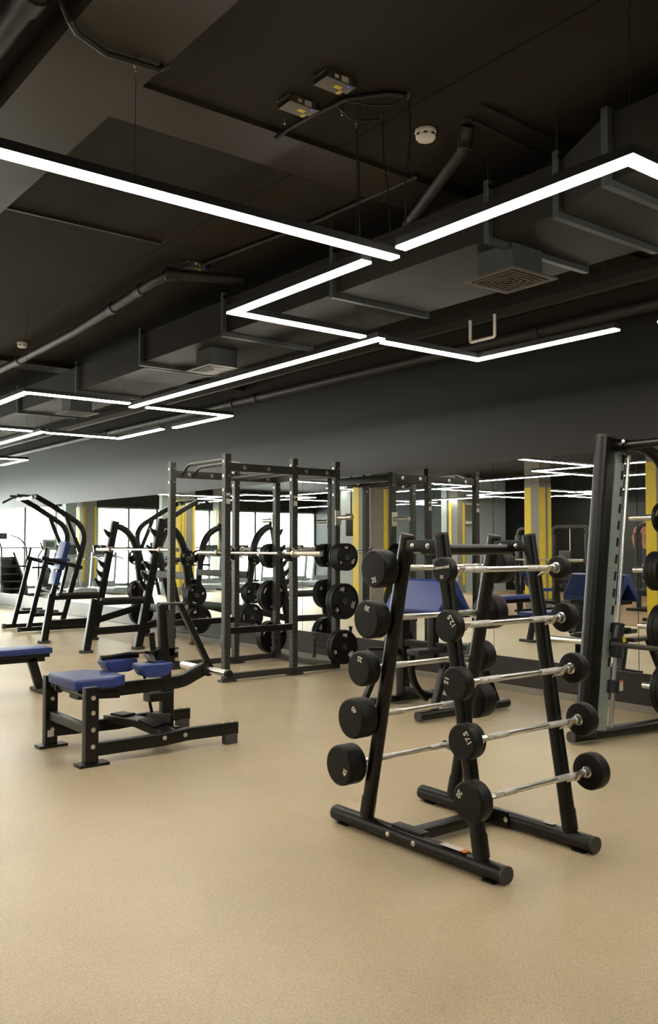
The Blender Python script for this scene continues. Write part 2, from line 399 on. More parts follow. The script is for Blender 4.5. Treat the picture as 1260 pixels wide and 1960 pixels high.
# window wall: mullions, transom, panes
mx = [WX, 4.9, 3.7, 2.9, 1.95, 1.45, 0.65, -0.4, -1.4, -2.35, -3.35, -4.3, -5.2, -6.2, LX]
for i in range(len(mx) - 1):
    x1, x0 = mx[i], mx[i + 1]
    wd = bpy.data.objects.new('window_%d' % (i + 1), None); struct(wd); C.objects.link(wd); wd.location = (x0, WY, 0)
    fr = MB()
    t = 0.05 if i % 2 else 0.035
    fr.b2(x0, x0 + t, WY, WY + 0.1, 0, 2.47); fr.b2(x1 - 0.03, x1, WY, WY + 0.1, 0, 2.47)
    fr.b2(x0, x1, WY, WY + 0.1, 0, 0.08); fr.b2(x0, x1, WY, WY + 0.1, 2.42, 2.47); fr.b2(x0, x1, WY, WY + 0.1, 1.17, 1.22)
    fr.build('window_frame', M['greyplastic'], wd, smooth=False)
    MB().b2(x0 + 0.02, x1 - 0.02, WY + 0.045, WY + 0.055, 0.06, 2.44).build('pane', M['glass'], wd, smooth=False)

# ceiling beams
struct(plane_box('trim_2', 1.10, 1.46, BY, WY, 2.95, CZ, 'beam'))
struct(plane_box('trim_3', 1.46, 6.05, 3.30, 3.62, 3.125, CZ, 'beam'))
struct(plane_box('trim_4', 1.46, 6.05, 9.0, 9.3, 3.10, CZ, 'beam'))
struct(plane_box('trim_5', 1.46, 2.58, 5.0, 5.02, 3.135, CZ, 'beam'))
struct(plane_box('trim_6', 5.75, 6.06, BY, WY, 3.02, CZ, 'beam'))
# brown free-weight zone on the left of the room
o = plane_box('rubber_platform', LX, -0.3, 1.0, 16.0, 0, 0.012, 'wood'); tag(o, 'brown rubber flooring of the free weight zone seen in the mirror', 'floor mat')

# ---------------------------------------------------------------- lamps
LZ = 2.5
def lamp(pts, label, cables=None, name='linear_pendant_lamp'):
    """pts: centre line on the lamp plane"""
    P = [Vector((x, y, LZ)) for x, y in pts]
    t = thing(name, label, 'lamp', tuple(P[0]), 'linear LED lamps hung from the ceiling')
    def strip(w, z0, z1, shrink):
        m = MB(); Q = [p.copy() for p in P]
        Q[0] += (Q[1] - Q[0]).normalized() * shrink; Q[-1] += (Q[-2] - Q[-1]).normalized() * shrink
        rings = []
        for i, q in enumerate(Q):
            if i == 0: d = (Q[1] - Q[0]).normalized(); k = 1
            elif i == len(Q) - 1: d = (Q[-1] - Q[-2]).normalized(); k = 1
            else:
                d1 = (Q[i] - Q[i - 1]).normalized(); d2 = (Q[i + 1] - Q[i]).normalized(); d = (d1 + d2).normalized(); k = 1 / d.dot(d1)
            s_ = Vector((-d.y, d.x, 0)) * w / 2 * k
            rings.append([m.bm.verts.new(q + s_ + V(0, 0, z0)), m.bm.verts.new(q - s_ + V(0, 0, z0)), m.bm.verts.new(q - s_ + V(0, 0, z1)), m.bm.verts.new(q + s_ + V(0, 0, z1))])
        for i in range(len(rings) - 1):
            for j in range(4): m.bm.faces.new((rings[i][j], rings[i][(j + 1) % 4], rings[i + 1][(j + 1) % 4], rings[i + 1][j]))
        m.bm.faces.new(rings[0][::-1]); m.bm.faces.new(rings[-1]); return m
    strip(0.056, 0.006, 0.040, 0).build('housing', M['darkplastic'], t, smooth=False)
    strip(0.055, -0.004, 0.0062, 0.000).build('diffuser', M['lamp'], t, smooth=False)
    cs = cables if cables is not None else [P[0].lerp(P[1], 0.06), P[-1].lerp(P[-2], 0.06)] + ([P[1]] if len(P) > 2 else [])
    for c in cs:
        top = 2.95 if 1.1 < c[0] < 1.46 else (3.125 if (c[0] > 1.46 and (3.3 < c[1] < 3.62)) else CZ)
        if 3.05 < c[0] < 3.9: top = 2.7
        if 5.75 < c[0]: top = 3.02
        MB().tube([(c[0], c[1], LZ + 0.040), (c[0], c[1], top)], 0.0013, 6).build('suspension_wire', M['cable'], t)
    return t
PY, PX_ = 5.61, 4.40
FAR = 'white LED lamp of the zigzag, repeated for the mirrors and for light behind the camera'
nm = {('s', 0, 0): 'long straight LED bar lamp crossing the upper left of the photo',
      ('ru', 0, 0): 'angled LED lamp whose corner points left at the middle of the ceiling',
      ('rd', 0, 0): 'large angled LED lamp at the upper right, its corner near the right edge',
      ('ru', 0, 1): 'small far angled LED lamp with its arm ending beside the left edge of the photo',
      ('rd', 0, 1): 'far angled LED lamp with the raised corner at the left below the smoke detector',
      ('y', 0, 0): 'long LED bar lamp running from the photo centre down to the left',
      ('y', 0, 1): 'distant long LED bar lamp reaching the left edge above the wall',
      ('e', 0, 0): 'angled LED lamp under the air grille, corner pointing at the right wall',
      ('f', 0, 0): 'angled LED lamp with its sharp corner pointing right above the power rack',
      ('e', 0, 1): 'far angled LED lamp with a shallow corner left of the power rack top',
      ('f', 0, 1): 'farthest angled LED lamp, small corner at the left edge of the photo',
      ('f', 0, -1): 'LED lamp end just entering the right edge of the photo'}
for i in range(0, 3):
    for j in range(-1, 4):  # first row, behind the camera, is mostly unseen and added for its light
        Yc = 2.86 + PY * j; dx = -PX_ * i
        if j == -1 and i > 0: continue
        if True:
            lamp([(0.10 + dx, Yc), (2.60 + dx, Yc)], nm.get(('s', i, j), FAR), cables=[V(1.37 + dx, Yc, 0), V(2.40 + dx, Yc, 0)])
            for (sx, a) in ((1, 'r'), (-1, 'l')):
                for (sy, b) in ((1, 'u'), (-1, 'd')):
                    if (i, j, a) == (0, -1, 'l') or (i, j, a + b) == (0, 0, 'ld') or (i == 2 and a == 'l'): continue
                    xs = (2.53 if sx > 0 else 0.17) + dx
                    lamp([(xs, Yc + sy * (0.11)), (xs, Yc + sy * 1.21), (xs + sx * 0.91, Yc + sy * 1.21)], nm.get((a + b, i, j), FAR))
        Xs = 3.55 + dx
        lamp([(Xs, Yc + 1.17), (Xs, Yc + 4.58)], nm.get(('y', i, j), FAR))
        if i == 0:
            lamp([(3.62, Yc + 1.24), (4.475, Yc + 1.24), (4.475, Yc + 0.16)], nm.get(('e', 0, j), FAR))
            lamp([(3.66, Yc + 4.50), (4.53, Yc + 4.50), (4.53, Yc + 5.60 if j > -1 else Yc + 5.53)], nm.get(('f', 0, j), FAR))

# ---------------------------------------------------------------- fixed barbell rack
def barbell_rack():
    t = thing('barbell_rack', 'black A-frame barbell rack with two rows of five rubber barbells on the beige floor', 'weight rack', (2.85, 2.74, 0))
    XF = (2.578, 3.12)
    for xf in XF:
        rail = MB().oval([(xf, 2.245, 0.036), (xf, 3.235, 0.036)], 0.072, 0.066, (1, 0, 0)).build('base_rail', M['black'], t)
        MB().b2(xf - 0.035, xf + 0.035, 2.27, 2.33, 0, 0.006).build('rubber_pad', M['rubber'], rail)
        MB().b2(xf - 0.03, xf + 0.03, 3.14, 3.20, 0, 0.006).build('rubber_pad', M['rubber'], rail)
        for y, s in ((2.245, -1), (3.235, 1)):
            MB().oval([(xf, y, 0.037), (xf, y + s * 0.012, 0.037)], 0.070, 0.064, (1, 0, 0)).build('end_cap', M['capgrey'], rail)
        for (yb, yt) in ((YR0, YR1), (YL0, YL1)):
            leg = MB().oval([(xf, yb, 0.060), (xf, yt, 1.29)], 0.052, 0.064, (1, 0, 0)).build('upright', M['black'], t)
            d = V(0, yt - yb, 1.23).normalized()
            MB().oval([V(xf, yt, 1.29), V(xf, yt, 1.29) + d * 0.010], 0.050, 0.062, (1, 0, 0)).build('end_cap', M['capgrey'], leg)
            MB().oval([V(xf, yb, 0.070), V(xf, yb, 0.070) + d * 0.085], 0.057, 0.069, (1, 0, 0)).build('foot_sleeve', M['black'], leg)
        MB().b2(xf - 0.022, xf + 0.022, YR1 + 0.01, YL1 - 0.01, 1.225, 1.275, 0.006).build('top_bracket', M['black'], t)
        for y in (YR1 + 0.055, YL1 - 0.055): bolt(t, (xf - 0.022, y, 1.250), (-1, 0, 0), 0.009)
    ym = (YR1 + YL1) / 2
    MB().oval([(XF[0], ym, 1.235), (XF[1], ym, 1.235)], 0.045, 0.045, (0, 1, 0)).build('top_tube', M['black'], t)
    MB().bar([(XF[0] + 0.03, 2.77, 0.045), (XF[1] - 0.03, 2.77, 0.045)], 0.065, 0.045, (0, 1, 0)).build('cross_beam', M['black'], t)
    MB().b2(XF[0] - 0.012, XF[0] + 0.040, 2.68, 2.86, 0.068, 0.078, 0.002).build('mounting_plate', M['black'], t)
    MB().b2(XF[1] - 0.045, XF[1] - 0.034, 2.66, 2.88, 0.012, 0.078, 0.002).build('mounting_plate', M['black'], t)
    for y in (2.70, 2.855): bolt(t, (XF[0] - 0.034, y, 0.040), (-1, 0, 0), 0.009)
    for y in (2.67, 2.845): bolt(t, (XF[1] - 0.045, y, 0.045), (-1, 0, 0), 0.009)
    MB().b2(XF[0] - 0.022, XF[0] + 0.012, 2.455, 2.56, 0.0715, 0.0728).build('warning_sticker', M['label'], t)
    MB().b2(XF[0] - 0.022, XF[0] + 0.012, 2.425, 2.454, 0.0715, 0.0728).build('orange_sticker', M['orange'], t)
    MB().b2(XF[1] - 0.015, XF[1] + 0.015, 2.44, 2.49, 0.0715, 0.0728).build('warning_sticker', M['label'], t)
    # saddles
    for k in range(5):
        z = BZ[k]
        for side in (-1, 1):
            y, _ = bar_pos(k, side)
            yl = leg_y(z, side)
            for xf in XF:
                xs = xf
                sd = MB(); sd.bar([(xs, yl + side * 0.020, z - 0.045), (xs, y - side * 0.012, z - 0.021), (xs, y + side * 0.010, z - 0.019), (xs, y + side * 0.034, z + 0.012)], 0.026, 0.006, (1, 0, 0))
                sd.build('saddle', M['steel'], t)
    return t
YR0, YR1, YL0, YL1 = 2.36, 2.565, 3.03, 2.765
BZ = [1.155, 0.940, 0.725, 0.512, 0.300]
BAR_Y = {1: [2.845, 2.895, 2.955, 2.985, 3.060], -1: [2.480, 2.455, 2.410, 2.372, 2.332]}
def bar_pos(k, side): return BAR_Y[side][k], BZ[k]
def leg_y(z, side): return (YL0 + (YL1 - YL0) * z / 1.29) if side > 0 else (YR0 + (YR1 - YR0) * z / 1.29)
rack = barbell_rack()

BELLS = {1: [('35', .081, .080, 10), ('30', .082, .078, 165), ('25', .075, .068, 165), ('40', .086, .090, 145), ('45', .087, .095, 68)],
         -1: [('10', .052, .042, 0), ('12.5', .064, .045, 125), ('15', .066, .050, 255), ('17.5', .070, .053, 122), ('20', .077, .063, 240)]}
row_word = ['top', 'second', 'third', 'fourth', 'bottom']
for side in (1, -1):
    for k in range(5):
        s_, r, th, al = BELLS[side][k]; y, z = bar_pos(k, side)
        lab = 'fixed barbell marked %s, %s row, %s side of the barbell rack' % (s_, row_word[k], 'left' if side > 0 else 'right')
        t = thing('fixed_barbell', lab, 'barbell', (2.87, y, z), 'fixed barbells on the A-frame rack')
        xi, xo = 2.535, 3.20
        for (x0, sgn) in ((xi, -1), (xo, 1)):
            h = MB().lathe([(0, 0), (r * 0.86, 0), (r * 0.96, 0.003), (r, 0.010), (r, th - 0.014), (r * 0.97, th - 0.005), (r * 0.90, th), (r * 0.62, th + 0.0006), (0, th + 0.0006)],
                           (x0, y, z), (sgn, 0, 0), 48).build('rubber_head', M['rubber'], t)
            f = -1 if sgn < 0 else 1
            a = math.radians(al) if sgn < 0 else math.radians(al + 40)
            rr = 0.60 * r
            if s_ == '10': rr = 0.5 * r
            ly, lz = (-math.sin(-a) * 1, 0), 0
            # text sits at the lower edge of the disc, turned by a about the bar axis
            ux, uz = math.sin(a) * rr, -math.cos(a) * rr          # picture right / up
            yy = y - ux if sgn < 0 else y + ux
            text(s_, 0.031 if s_ != '10' else 0.020, (x0 + f * (th + 0.0012), yy, z + uz), '-x' if sgn < 0 else '+x', h, 'text', a)
            if s_ == '10' and sgn < 0:
                text('Commercial', 0.0165, (x0 + f * (th + 0.0012), y, z + 0.012), '-x', h, 'text', math.radians(6), 0.03)
            MB().lathe([(0.013, -0.03), (0.017, -0.028), (0.019, -0.008), (0.024, -0.004), (0.024, 0.0005), (0.010, 0.0005)], (x0, y, z), (sgn, 0, 0), 24).build('collar', M['chrome'], h)
        MB().cyl((xi, y, z), (xo, y, z), 0.0115, 20).build('shaft', M['chrome'], t)
        for (a0, a1) in ((2.62, 2.66), (2.665, 2.745), (2.995, 3.065), (3.07, 3.11)):
            MB().lathe([(0.0, 0), (0.0128, 0.0005), (0.0132, 0.002), (0.0132, a1 - a0 - 0.002), (0.0128, a1 - a0 - 0.0005), (0, a1 - a0)], (a0, y, z), (1, 0, 0), 20).build('knurled_grip', M['knurl'], t)

# ---------------------------------------------------------------- weight plates
def circle(r, n=48, cx=0, cy=0): return [(cx + r * math.cos(2 * math.pi * i / n), cy + r * math.sin(2 * math.pi * i / n)) for i in range(n)]
def arc_slot(r0, r1, a0, a1, n=10):
    p = [(r1 * math.cos(a0 + (a1 - a0) * i / n), r1 * math.sin(a0 + (a1 - a0) * i / n)) for i in range(n + 1)]
    q = [(r0 * math.cos(a0 + (a1 - a0) * (0.12 + 0.76 * i / n)), r0 * math.sin(a0 + (a1 - a0) * (0.12 + 0.76 * i / n))) for i in range(n, -1, -1)]
    return p + q
_pl = {}
def plate(kg, pos, rot, label, group, facing='-y'):
    """tri-grip rubber plate, axis along Y (facing -y or +y); thickness th"""
    r, th = {'25': (.180, .050), '20': (.172, .046), '10': (.138, .034), '5': (.105, .028), '2.5': (.085, .022)}[kg]
    if kg not in _pl:
        loops = [circle(r * 0.93), circle(0.024, 24)]
        for k in range(3):
            a = math.radians(90 + 60 + 120 * k); loops.append(arc_slot(r * 0.50, r * 0.80, a - 0.42, a + 0.42))
        web = fcurve_mesh('plate_web', loops, th * 0.28)
        bm = bmesh.new(); bm.from_mesh(web)
        bmesh.ops.rotate(bm, cent=(0, 0, 0), matrix=Matrix.Rotation(math.pi / 2, 3, 'X'), verts=bm.verts)
        m = MB(); m.bm.free(); m.bm = bm
        m.lathe([(r * 0.86, -th * .30), (r * 0.89, -th * .5), (r * 0.97, -th * .5), (r, -th * .36), (r, th * .36), (r * 0.97, th * .5), (r * 0.89, th * .5), (r * 0.86, th * .30), (r * 0.86, -th * .30)], (0, 0, 0), (0, 1, 0), 56)
        m.lathe([(0.0235, -th * .46), (0.036, -th * .46), (0.042, -th * .28), (0.042, th * .28), (0.036, th * .46), (0.0235, th * .46), (0.0235, -th * .46)], (0, 0, 0), (0, 1, 0), 28)
        o = m.build('weight_plate', M['rubber'])
        MB().lathe([(0.0232, -th * .48), (0.029, -th * .48), (0.029, th * .48), (0.0232, th * .48), (0.0232, -th * .48)], (0, 0, 0), (0, 1, 0), 28).build('hub_ring', M['steel'], o)
        for (a, s_) in ((-90, kg), (30, kg), (150, 'bar')):
            a = math.radians(a)
            for (f, ys) in (('-y', -1), ('+y', 1)):
                px, pz = math.cos(a) * r * 0.70, math.sin(a) * r * 0.70
                rot_t = a + math.pi / 2
                if s_ == 'bar':
                    mm = MB().box((0, 0, 0), (r * 0.42, 0.0012, r * 0.055)); mm.bm.transform(Matrix.Translation((px, ys * (th * 0.28 + 0.001), pz)) @ Matrix.Rotation(-(rot_t), 4, 'Y'))
                    mm.build('brand_stripe', M['text'], o)
                else:
                    text(s_, r * 0.25, (px if ys < 0 else -px, ys * (th * 0.28 + 0.001), pz), f, o, 'text', rot_t)
        _pl[kg] = o
        o.location = pos; o.rotation_euler.y = rot; tag(o, label, 'weight plate', group); return o
    o = copy_tree(_pl[kg], loc=pos, label=label); o.rotation_euler.y = rot; o['group'] = group; return o
def olympic_bar(y0, y1, x, z, label, sleeve=0.44):
    t = thing('olympic_barbell', label, 'barbell', (x, (y0 + y1) / 2, z))
    MB().cyl((x, y0 + sleeve, z), (x, y1 - sleeve, z), 0.0145, 16).build('shaft', M['steel'], t)
    for (a, s_) in ((y0, 1), (y1, -1)):
        MB().lathe([(0, 0), (0.020, 0), (0.0245, 0.006), (0.0245, sleeve - 0.03), (0.038, sleeve - 0.028), (0.038, sleeve), (0.02, sleeve + 0.004), (0, sleeve + 0.004)], (x, a, z), (0, s_, 0), 24).build('sleeve', M['steel'], t)
    return t

# ---------------------------------------------------------------- power rack
PRX = (4.362, 5.13, 5.66); PRY = (7.13, 8.19)
def power_rack():
    t = thing('power_rack', 'tall charcoal six-post power rack with pull-up bars, standing before the mirror wall', 'power rack', (5.0, 7.66, 0))
    w_ = 0.062; H = 2.10
    for y in PRY:
        for x in PRX:
            p = MB().box((x, y, H / 2 + 0.01), (w_, w_, H - 0.02), 0.004).build('post', M['post'], t, origin=(x, y, 0), smooth=False)
            MB().box((x, y, H + 0.0), (w_ - 0.004, w_ - 0.004, 0.012), 0.003).build('post_cap', M['darkplastic'], p)
            for z in (2.035, 1.90, 1.77):
                bolt(t, (x - w_ / 2, y, z), (-1, 0, 0), 0.012)
            for z in (2.035, 1.90): bolt(t, (x + 0.012, y - w_ / 2, z), (0, -1, 0), 0.006)
        bm_ = MB().box(((PRX[0] + PRX[2]) / 2, y, 1.985), (PRX[2] - PRX[0] - w_, 0.045, 0.075), 0.004).build('top_beam', M['grey'], t)
        for x in (4.55, 4.82, 5.27, 5.53): bolt(bm_, (x, y - 0.0225, 1.985), (0, -1, 0), 0.016)
        MB().box(((PRX[0] + PRX[2]) / 2, y, 0.045), (PRX[2] - PRX[0] + 0.05, 0.055, 0.055), 0.004).build('base_rail', M['grey'], t)
        MB().box(((PRX[0] + PRX[1]) / 2, y, 0.465), (PRX[1] - PRX[0] + 0.05, 0.045, 0.060), 0.006).build('safety_bar', M['black'], t)
        MB().box((PRX[0] - 0.0, y, 0.37), (0.075, 0.075, 0.12), 0.006).build('bracket', M['grey'], t)
        for x in PRX[:2]:
            MB().b2(x - 0.06, x + 0.09, y - 0.05, y + 0.05, 0, 0.018, 0.003).build('foot_plate', M['grey'], t)
        # gusset + rear storage
        MB().prism([(PRX[2] - 0.10, 0.07), (PRX[2] + 0.04, 0.07), (PRX[2] + 0.02, 0.26), (PRX[2] - 0.03, 0.26)], 'y', y - 0.04, y - 0.03).build('gusset', M['grey'], t)
    MB().box((PRX[2], (PRY[0] + PRY[1]) / 2, 0.045), (0.055, PRY[1] - PRY[0], 0.055), 0.004).build('base_cross_rail', M['grey'], t)
    MB().box((PRX[2], (PRY[0] + PRY[1]) / 2, 1.985), (0.045, PRY[1] - PRY[0] - w_, 0.075), 0.004).build('rear_cross_beam', M['grey'], t)
    y0, y1 = PRY
    for (x, dz) in ((4.47, 0.045), (4.60, 0.0)):
        MB().tube([(x, y1 - 0.02, 1.99)] + bez((x + 0.0, y1 - 0.08, 2.01), (x - 0.03, y1 - 0.16, 2.05 + dz * .4), (x - 0.03, y1 - 0.26, 2.05 + dz * .4)) + bez((x - 0.03, y0 + 0.26, 2.05 + dz * .4), (x - 0.03, y0 + 0.16, 2.05 + dz * .4), (x, y0 + 0.08, 2.01)) + [(x, y0 + 0.02, 1.99)], 0.016).build('pull_up_bar', M['grey'], t)
    for x in (5.03, 5.24):
        MB().tube([(x, y1, 1.97), (x, y0, 1.97)], 0.017).build('pull_up_bar', M['grey'], t)
    # white name plates
    for x in PRX[:2]:
        lp = MB().b2(x - 0.022, x + 0.022, PRY[0] - 0.034, PRY[0] - 0.031, 1.64, 1.74).build('name_plate', M['label'], t)
        text('HS', 0.040, (x, PRY[0] - 0.0347, 1.70), '-y', lp, 'slot', 0, 0.06)
    # bar hooks
    for y in PRY:
        MB().prism([(5.09, 1.22), (5.09, 1.10), (5.03, 1.125), (4.965, 1.155), (4.955, 1.19), (4.968, 1.20), (4.975, 1.165), (5.02, 1.150), (5.06, 1.19), (5.065, 1.235)], 'y', y - 0.03, y + 0.03).build('bar_hook', M['black'], t)
        bolt(t, (5.10, y - 0.031, 1.22), (0, -1, 0), 0.01)
    # storage pegs on the rear posts
    for (y, s_) in ((PRY[0], -1), (PRY[1], 1)):
        for z in (1.535, 1.147, 0.702, 0.246):
            plen = {1.535: .26, 1.147: .19, 0.702: .165, 0.246: .155}[z]
            b = MB().b2(PRX[2] - 0.036, PRX[2] + 0.036, y + s_ * 0.031, y + s_ * 0.038, z - 0.075, z + 0.075).build('peg_plate', M['steel' if z > 1.5 else 'grey'], t)
            MB().cyl((PRX[2], y + s_ * 0.03, z), (PRX[2], y + s_ * plen, z), 0.0225, 20).build('storage_peg', M['steel' if z > 1.5 else 'grey'], b)
    # angled landmine sockets at the rear
    for (y, s_) in ((PRY[0] + 0.10, 1), (PRY[1] - 0.10, -1)):
        b = MB().bar([(PRX[2] - 0.0, y - s_ * 0.08, 0.20), (PRX[2] - 0.14, y + s_ * 0.06, 0.26)], 0.03, 0.03, (0, 0, 1)).build('band_arm', M['grey'], t)
        MB().lathe([(0.018, 0), (0.018, 0.19), (0.026, 0.19), (0.026, 0.205), (0, 0.205)], (PRX[2] - 0.15, y + s_ * 0.07, 0.12), (0, 0, 1), 16).build('band_peg', M['grey'], b)
    return t
power_rack()
olympic_bar(6.50, 8.76, 4.995, 1.178, 'long steel barbell lying unloaded across the hooks of the power rack')
def stack(x, y, z, kg, n, word, s_=-1, group='weight plates on storage pegs', rot0=0.0, off=0.05):
    th = {'25': .050, '20': .046, '10': .034, '5': .028, '2.5': .022}[kg]
    for i in range(n):
        pos = (x, y + s_ * (off + th / 2 + i * (th + 0.001)), z - 0.0005)
        end = 'outermost' if i == n - 1 else ('innermost' if i == 0 else ('middle' if n == 3 else ['', 'second inner', 'second outer'][i]))
        lab = ('%s kg plate on %s' % (kg, word) if n == 1 else '%s %s kg plate on %s' % (end, kg, word))
        plate(kg, pos, rot0 + i * 1.3, lab, group)
PR = 'power rack near rear post'
stack(5.66, 7.13, 1.140, '10', 4, 'the upper peg, ' + PR, rot0=-0.8)
stack(5.66, 7.13, 0.697, '25', 2, 'the middle peg, ' + PR, rot0=math.radians(180) - 1.3 - 0.2)
stack(5.66, 7.13, 0.241, '20', 2, 'the lowest peg, ' + PR, rot0=2.0)
PL = 'power rack far rear post'
stack(5.66, 8.19, 1.140, '10', 3, 'the upper peg, ' + PL, 1)
stack(5.66, 8.19, 0.697, '20', 2, 'the middle peg, ' + PL, 1)
stack(5.66, 8.19, 0.241, '25', 2, 'the lowest peg, ' + PL, 1)

# ---------------------------------------------------------------- olympic squat rack
def squat_rack():
    t = thing('squat_rack', 'black squat rack with leaning uprights and rows of bar catches, left of the power rack', 'squat rack', (5.0, 10.75, 0))
    for y in (10.05, 11.40):
        sd = 1 if y > 11 else -1
        MB().bar([(4.245, y, 0.02), (4.345, y, 0.625)], 0.065, 0.085).build('front_leg', M['black'], t)
        MB().oval([(4.245, y, 0.0), (4.245, y, 0.030)], 0.12, 0.165, (0, 1, 0)).build('rubber_foot', M['foot'], t)
        sp = MB().bar([(4.36, y, 0.575), (5.02, y, 0.575)], 0.05, 0.055).build('spotter_bar', M['black'], t)
        MB().cyl((4.42, y, 0.615), (5.0, y, 0.615), 0.022, 16).build('wear_sleeve', M['grey'], sp)
        MB().bar([(4.30, y, 0.245), (4.95, y, 0.255), (5.62, y, 0.42)], 0.055, 0.085).build('side_brace', M['black'], t)
        up = MB().bar([(4.905, y, 0.02), (5.215, y, 1.585)], 0.07, 0.095).build('upright', M['black'], t)
        MB().oval([(4.905, y, 0.0), (4.905, y, 0.030)], 0.12, 0.165, (0, 1, 0)).build('rubber_foot', M['foot'], t)
        MB().oval([(5.70, y, 0.0), (5.70, y, 0.030)], 0.12, 0.165, (0, 1, 0)).build('rubber_foot', M['foot'], t)
        MB().bar([(5.19, y, 1.53)] + bez((5.30, y, 1.50), (5.48, y, 1.42), (5.53, y, 1.18)) + [(5.58, y, 0.80), (5.70, y, 0.02)], 0.062, 0.080).build('rear_leg', M['black'], t)
        for z in (1.40, 1.185, 0.99, 0.86, 0.74):
            x = 4.905 + 0.31 * (z - 0.02) / 1.565
            MB().prism([(x - 0.03, z + 0.03), (x - 0.095, z + 0.065), (x - 0.125, z + 0.085), (x - 0.135, z + 0.07), (x - 0.10, z + 0.005), (x - 0.045, z - 0.05), (x - 0.02, z - 0.06)], 'y', y - 0.02, y + 0.02, 0.002).build('bar_catch', M['black'], up)
        for z, x in ((1.10, 5.545), (0.64, 5.615), (0.33, 5.655)):
            MB().cyl((x, y, z), (x, y + sd * 0.20, z), 0.0225, 18).build('storage_peg', M['grey'], t)
    for (x, z) in ((5.60, 0.87), (5.62, 0.42)):
        MB().bar([(x, 10.05, z), (x, 11.40, z)], 0.09, 0.05, (0, 0, 1)).build('rear_cross_beam', M['grey'], t)
    return t
squat_rack()
olympic_bar(9.28, 11.54, 5.02, 1.205, 'steel barbell resting high in the catches of the olympic squat rack')
SN = 'near rear leg of squat rack'; SF = 'far rear leg of squat rack'
stack(5.545, 10.05, 1.095, '5', 1, 'the top peg, ' + SN)
stack(5.615, 10.05, 0.635, '10', 4, 'the middle peg, ' + SN, rot0=0.6)
stack(5.655, 10.05, 0.325, '20', 3, 'the low peg, ' + SN)
stack(5.545, 11.40, 1.095, '5', 1, 'the top peg, ' + SF, 1)
stack(5.615, 11.40, 0.635, '10', 4, 'the middle peg, ' + SF, 1)
stack(5.655, 11.40, 0.325, '20', 2, 'the low peg, ' + SF, 1)

# ---------------------------------------------------------------- dip / leg raise tower
def tower():
    t = thing('dip_tower', 'black leg-raise and pull-up tower with blue back pad at the far left', 'exercise tower', (5.0, 13.35, 0))
    for y in (13.02, 13.68):
        MB().bar([(4.47, y, 0.04), (5.62, y, 0.04)], 0.05, 0.06).build('base_rail', M['black'], t)
        MB().box((4.475, y, 0.042), (0.05, 0.06, 0.075), 0.01).build('end_cap', M['foot'], t)
        MB().bar([(4.62, y, 0.06), (4.86, y, 1.03)], 0.045, 0.065).build('front_leg', M['black'], t)
        MB().bar([(4.80, y, 1.075), (5.42, y, 0.92)], 0.045, 0.06).build('arm_rail', M['black'], t)
        MB().bar([(5.10, y, 0.05), (5.40, y, 1.13)] + bez((5.43, y, 1.27), (5.50, y, 1.53), (5.25, y, 1.66), 8) + [(4.93, y, 1.855), (4.70, y, 1.975)], 0.055, 0.075).build('main_upright', M['black'], t)
        MB().bar([(5.40, y, 1.14), (5.33, y, 1.30), (5.24, y, 1.50), (5.17, y, 1.68)], 0.05, 0.055).build('web_strut', M['black'], t)
        MB().tube([(4.84, y, 1.08), (4.87, y, 1.22)], 0.018).build('hand_grip', M['rubber'], t)
        MB().box((4.90, y, 0.285), (0.30, 0.10, 0.03), 0.008).build('foot_step', M['foot'], t)
        MB().bar([(4.66, y, 0.24), (5.16, y, 0.24)], 0.04, 0.05).build('step_rail', M['black'], t)
        MB().box((5.11, y + (0.07 if y < 13.3 else -0.07), 1.04), (0.26, 0.11, 0.05), 0.015).build('elbow_pad', M['blue'], t)
    MB().tube([(4.58, 12.78, 0.94), (4.86, 12.98, 0.94), (4.86, 13.02, 1.0)], 0.016).build('dip_handle', M['rubber'], t)
    MB().tube([(4.56, 13.92, 0.94), (4.84, 13.72, 0.94), (4.84, 13.68, 1.0)], 0.016).build('dip_handle', M['rubber'], t)
    MB().bar([(4.66, 13.02, 1.965), (4.66, 13.68, 1.965)], 0.03, 0.05, (1, 0, 0)).build('cross_plate', M['steel'], t)
    MB().tube([(4.60, 12.70, 1.93), (4.64, 12.86, 1.99), (4.70, 13.02, 2.0), (4.70, 13.68, 2.0), (4.64, 13.86, 1.99), (4.55, 14.02, 1.92)], 0.018).build('pull_up_bar', M['rubber'], t)
    for y in (13.2, 13.5): MB().tube([(4.72, y, 1.99), (4.48, y, 2.0)], 0.016).build('hammer_grip', M['rubber'], t)
    for x, z in ((5.12, 0.12), (5.36, 0.98), (5.56, 0.04)):
        MB().bar([(x, 13.02, z), (x, 13.68, z)], 0.05, 0.05, (0, 0, 1)).build('cross_rail', M['black'], t)
    R = Matrix.Rotation(math.radians(14), 3, 'Y')
    MB().box((5.235, 13.35, 1.10), (0.085, 0.26, 0.44), 0.025, R).build('back_pad', M['blue'], t)
    MB().box((5.13, 13.35, 0.76), (0.085, 0.26, 0.20), 0.025, R).build('lower_pad', M['blue'], t)
    MB().bar([(5.20, 13.35, 0.45), (5.33, 13.35, 1.0)], 0.05, 0.04).build('pad_post', M['black'], t)
    return t
tower()

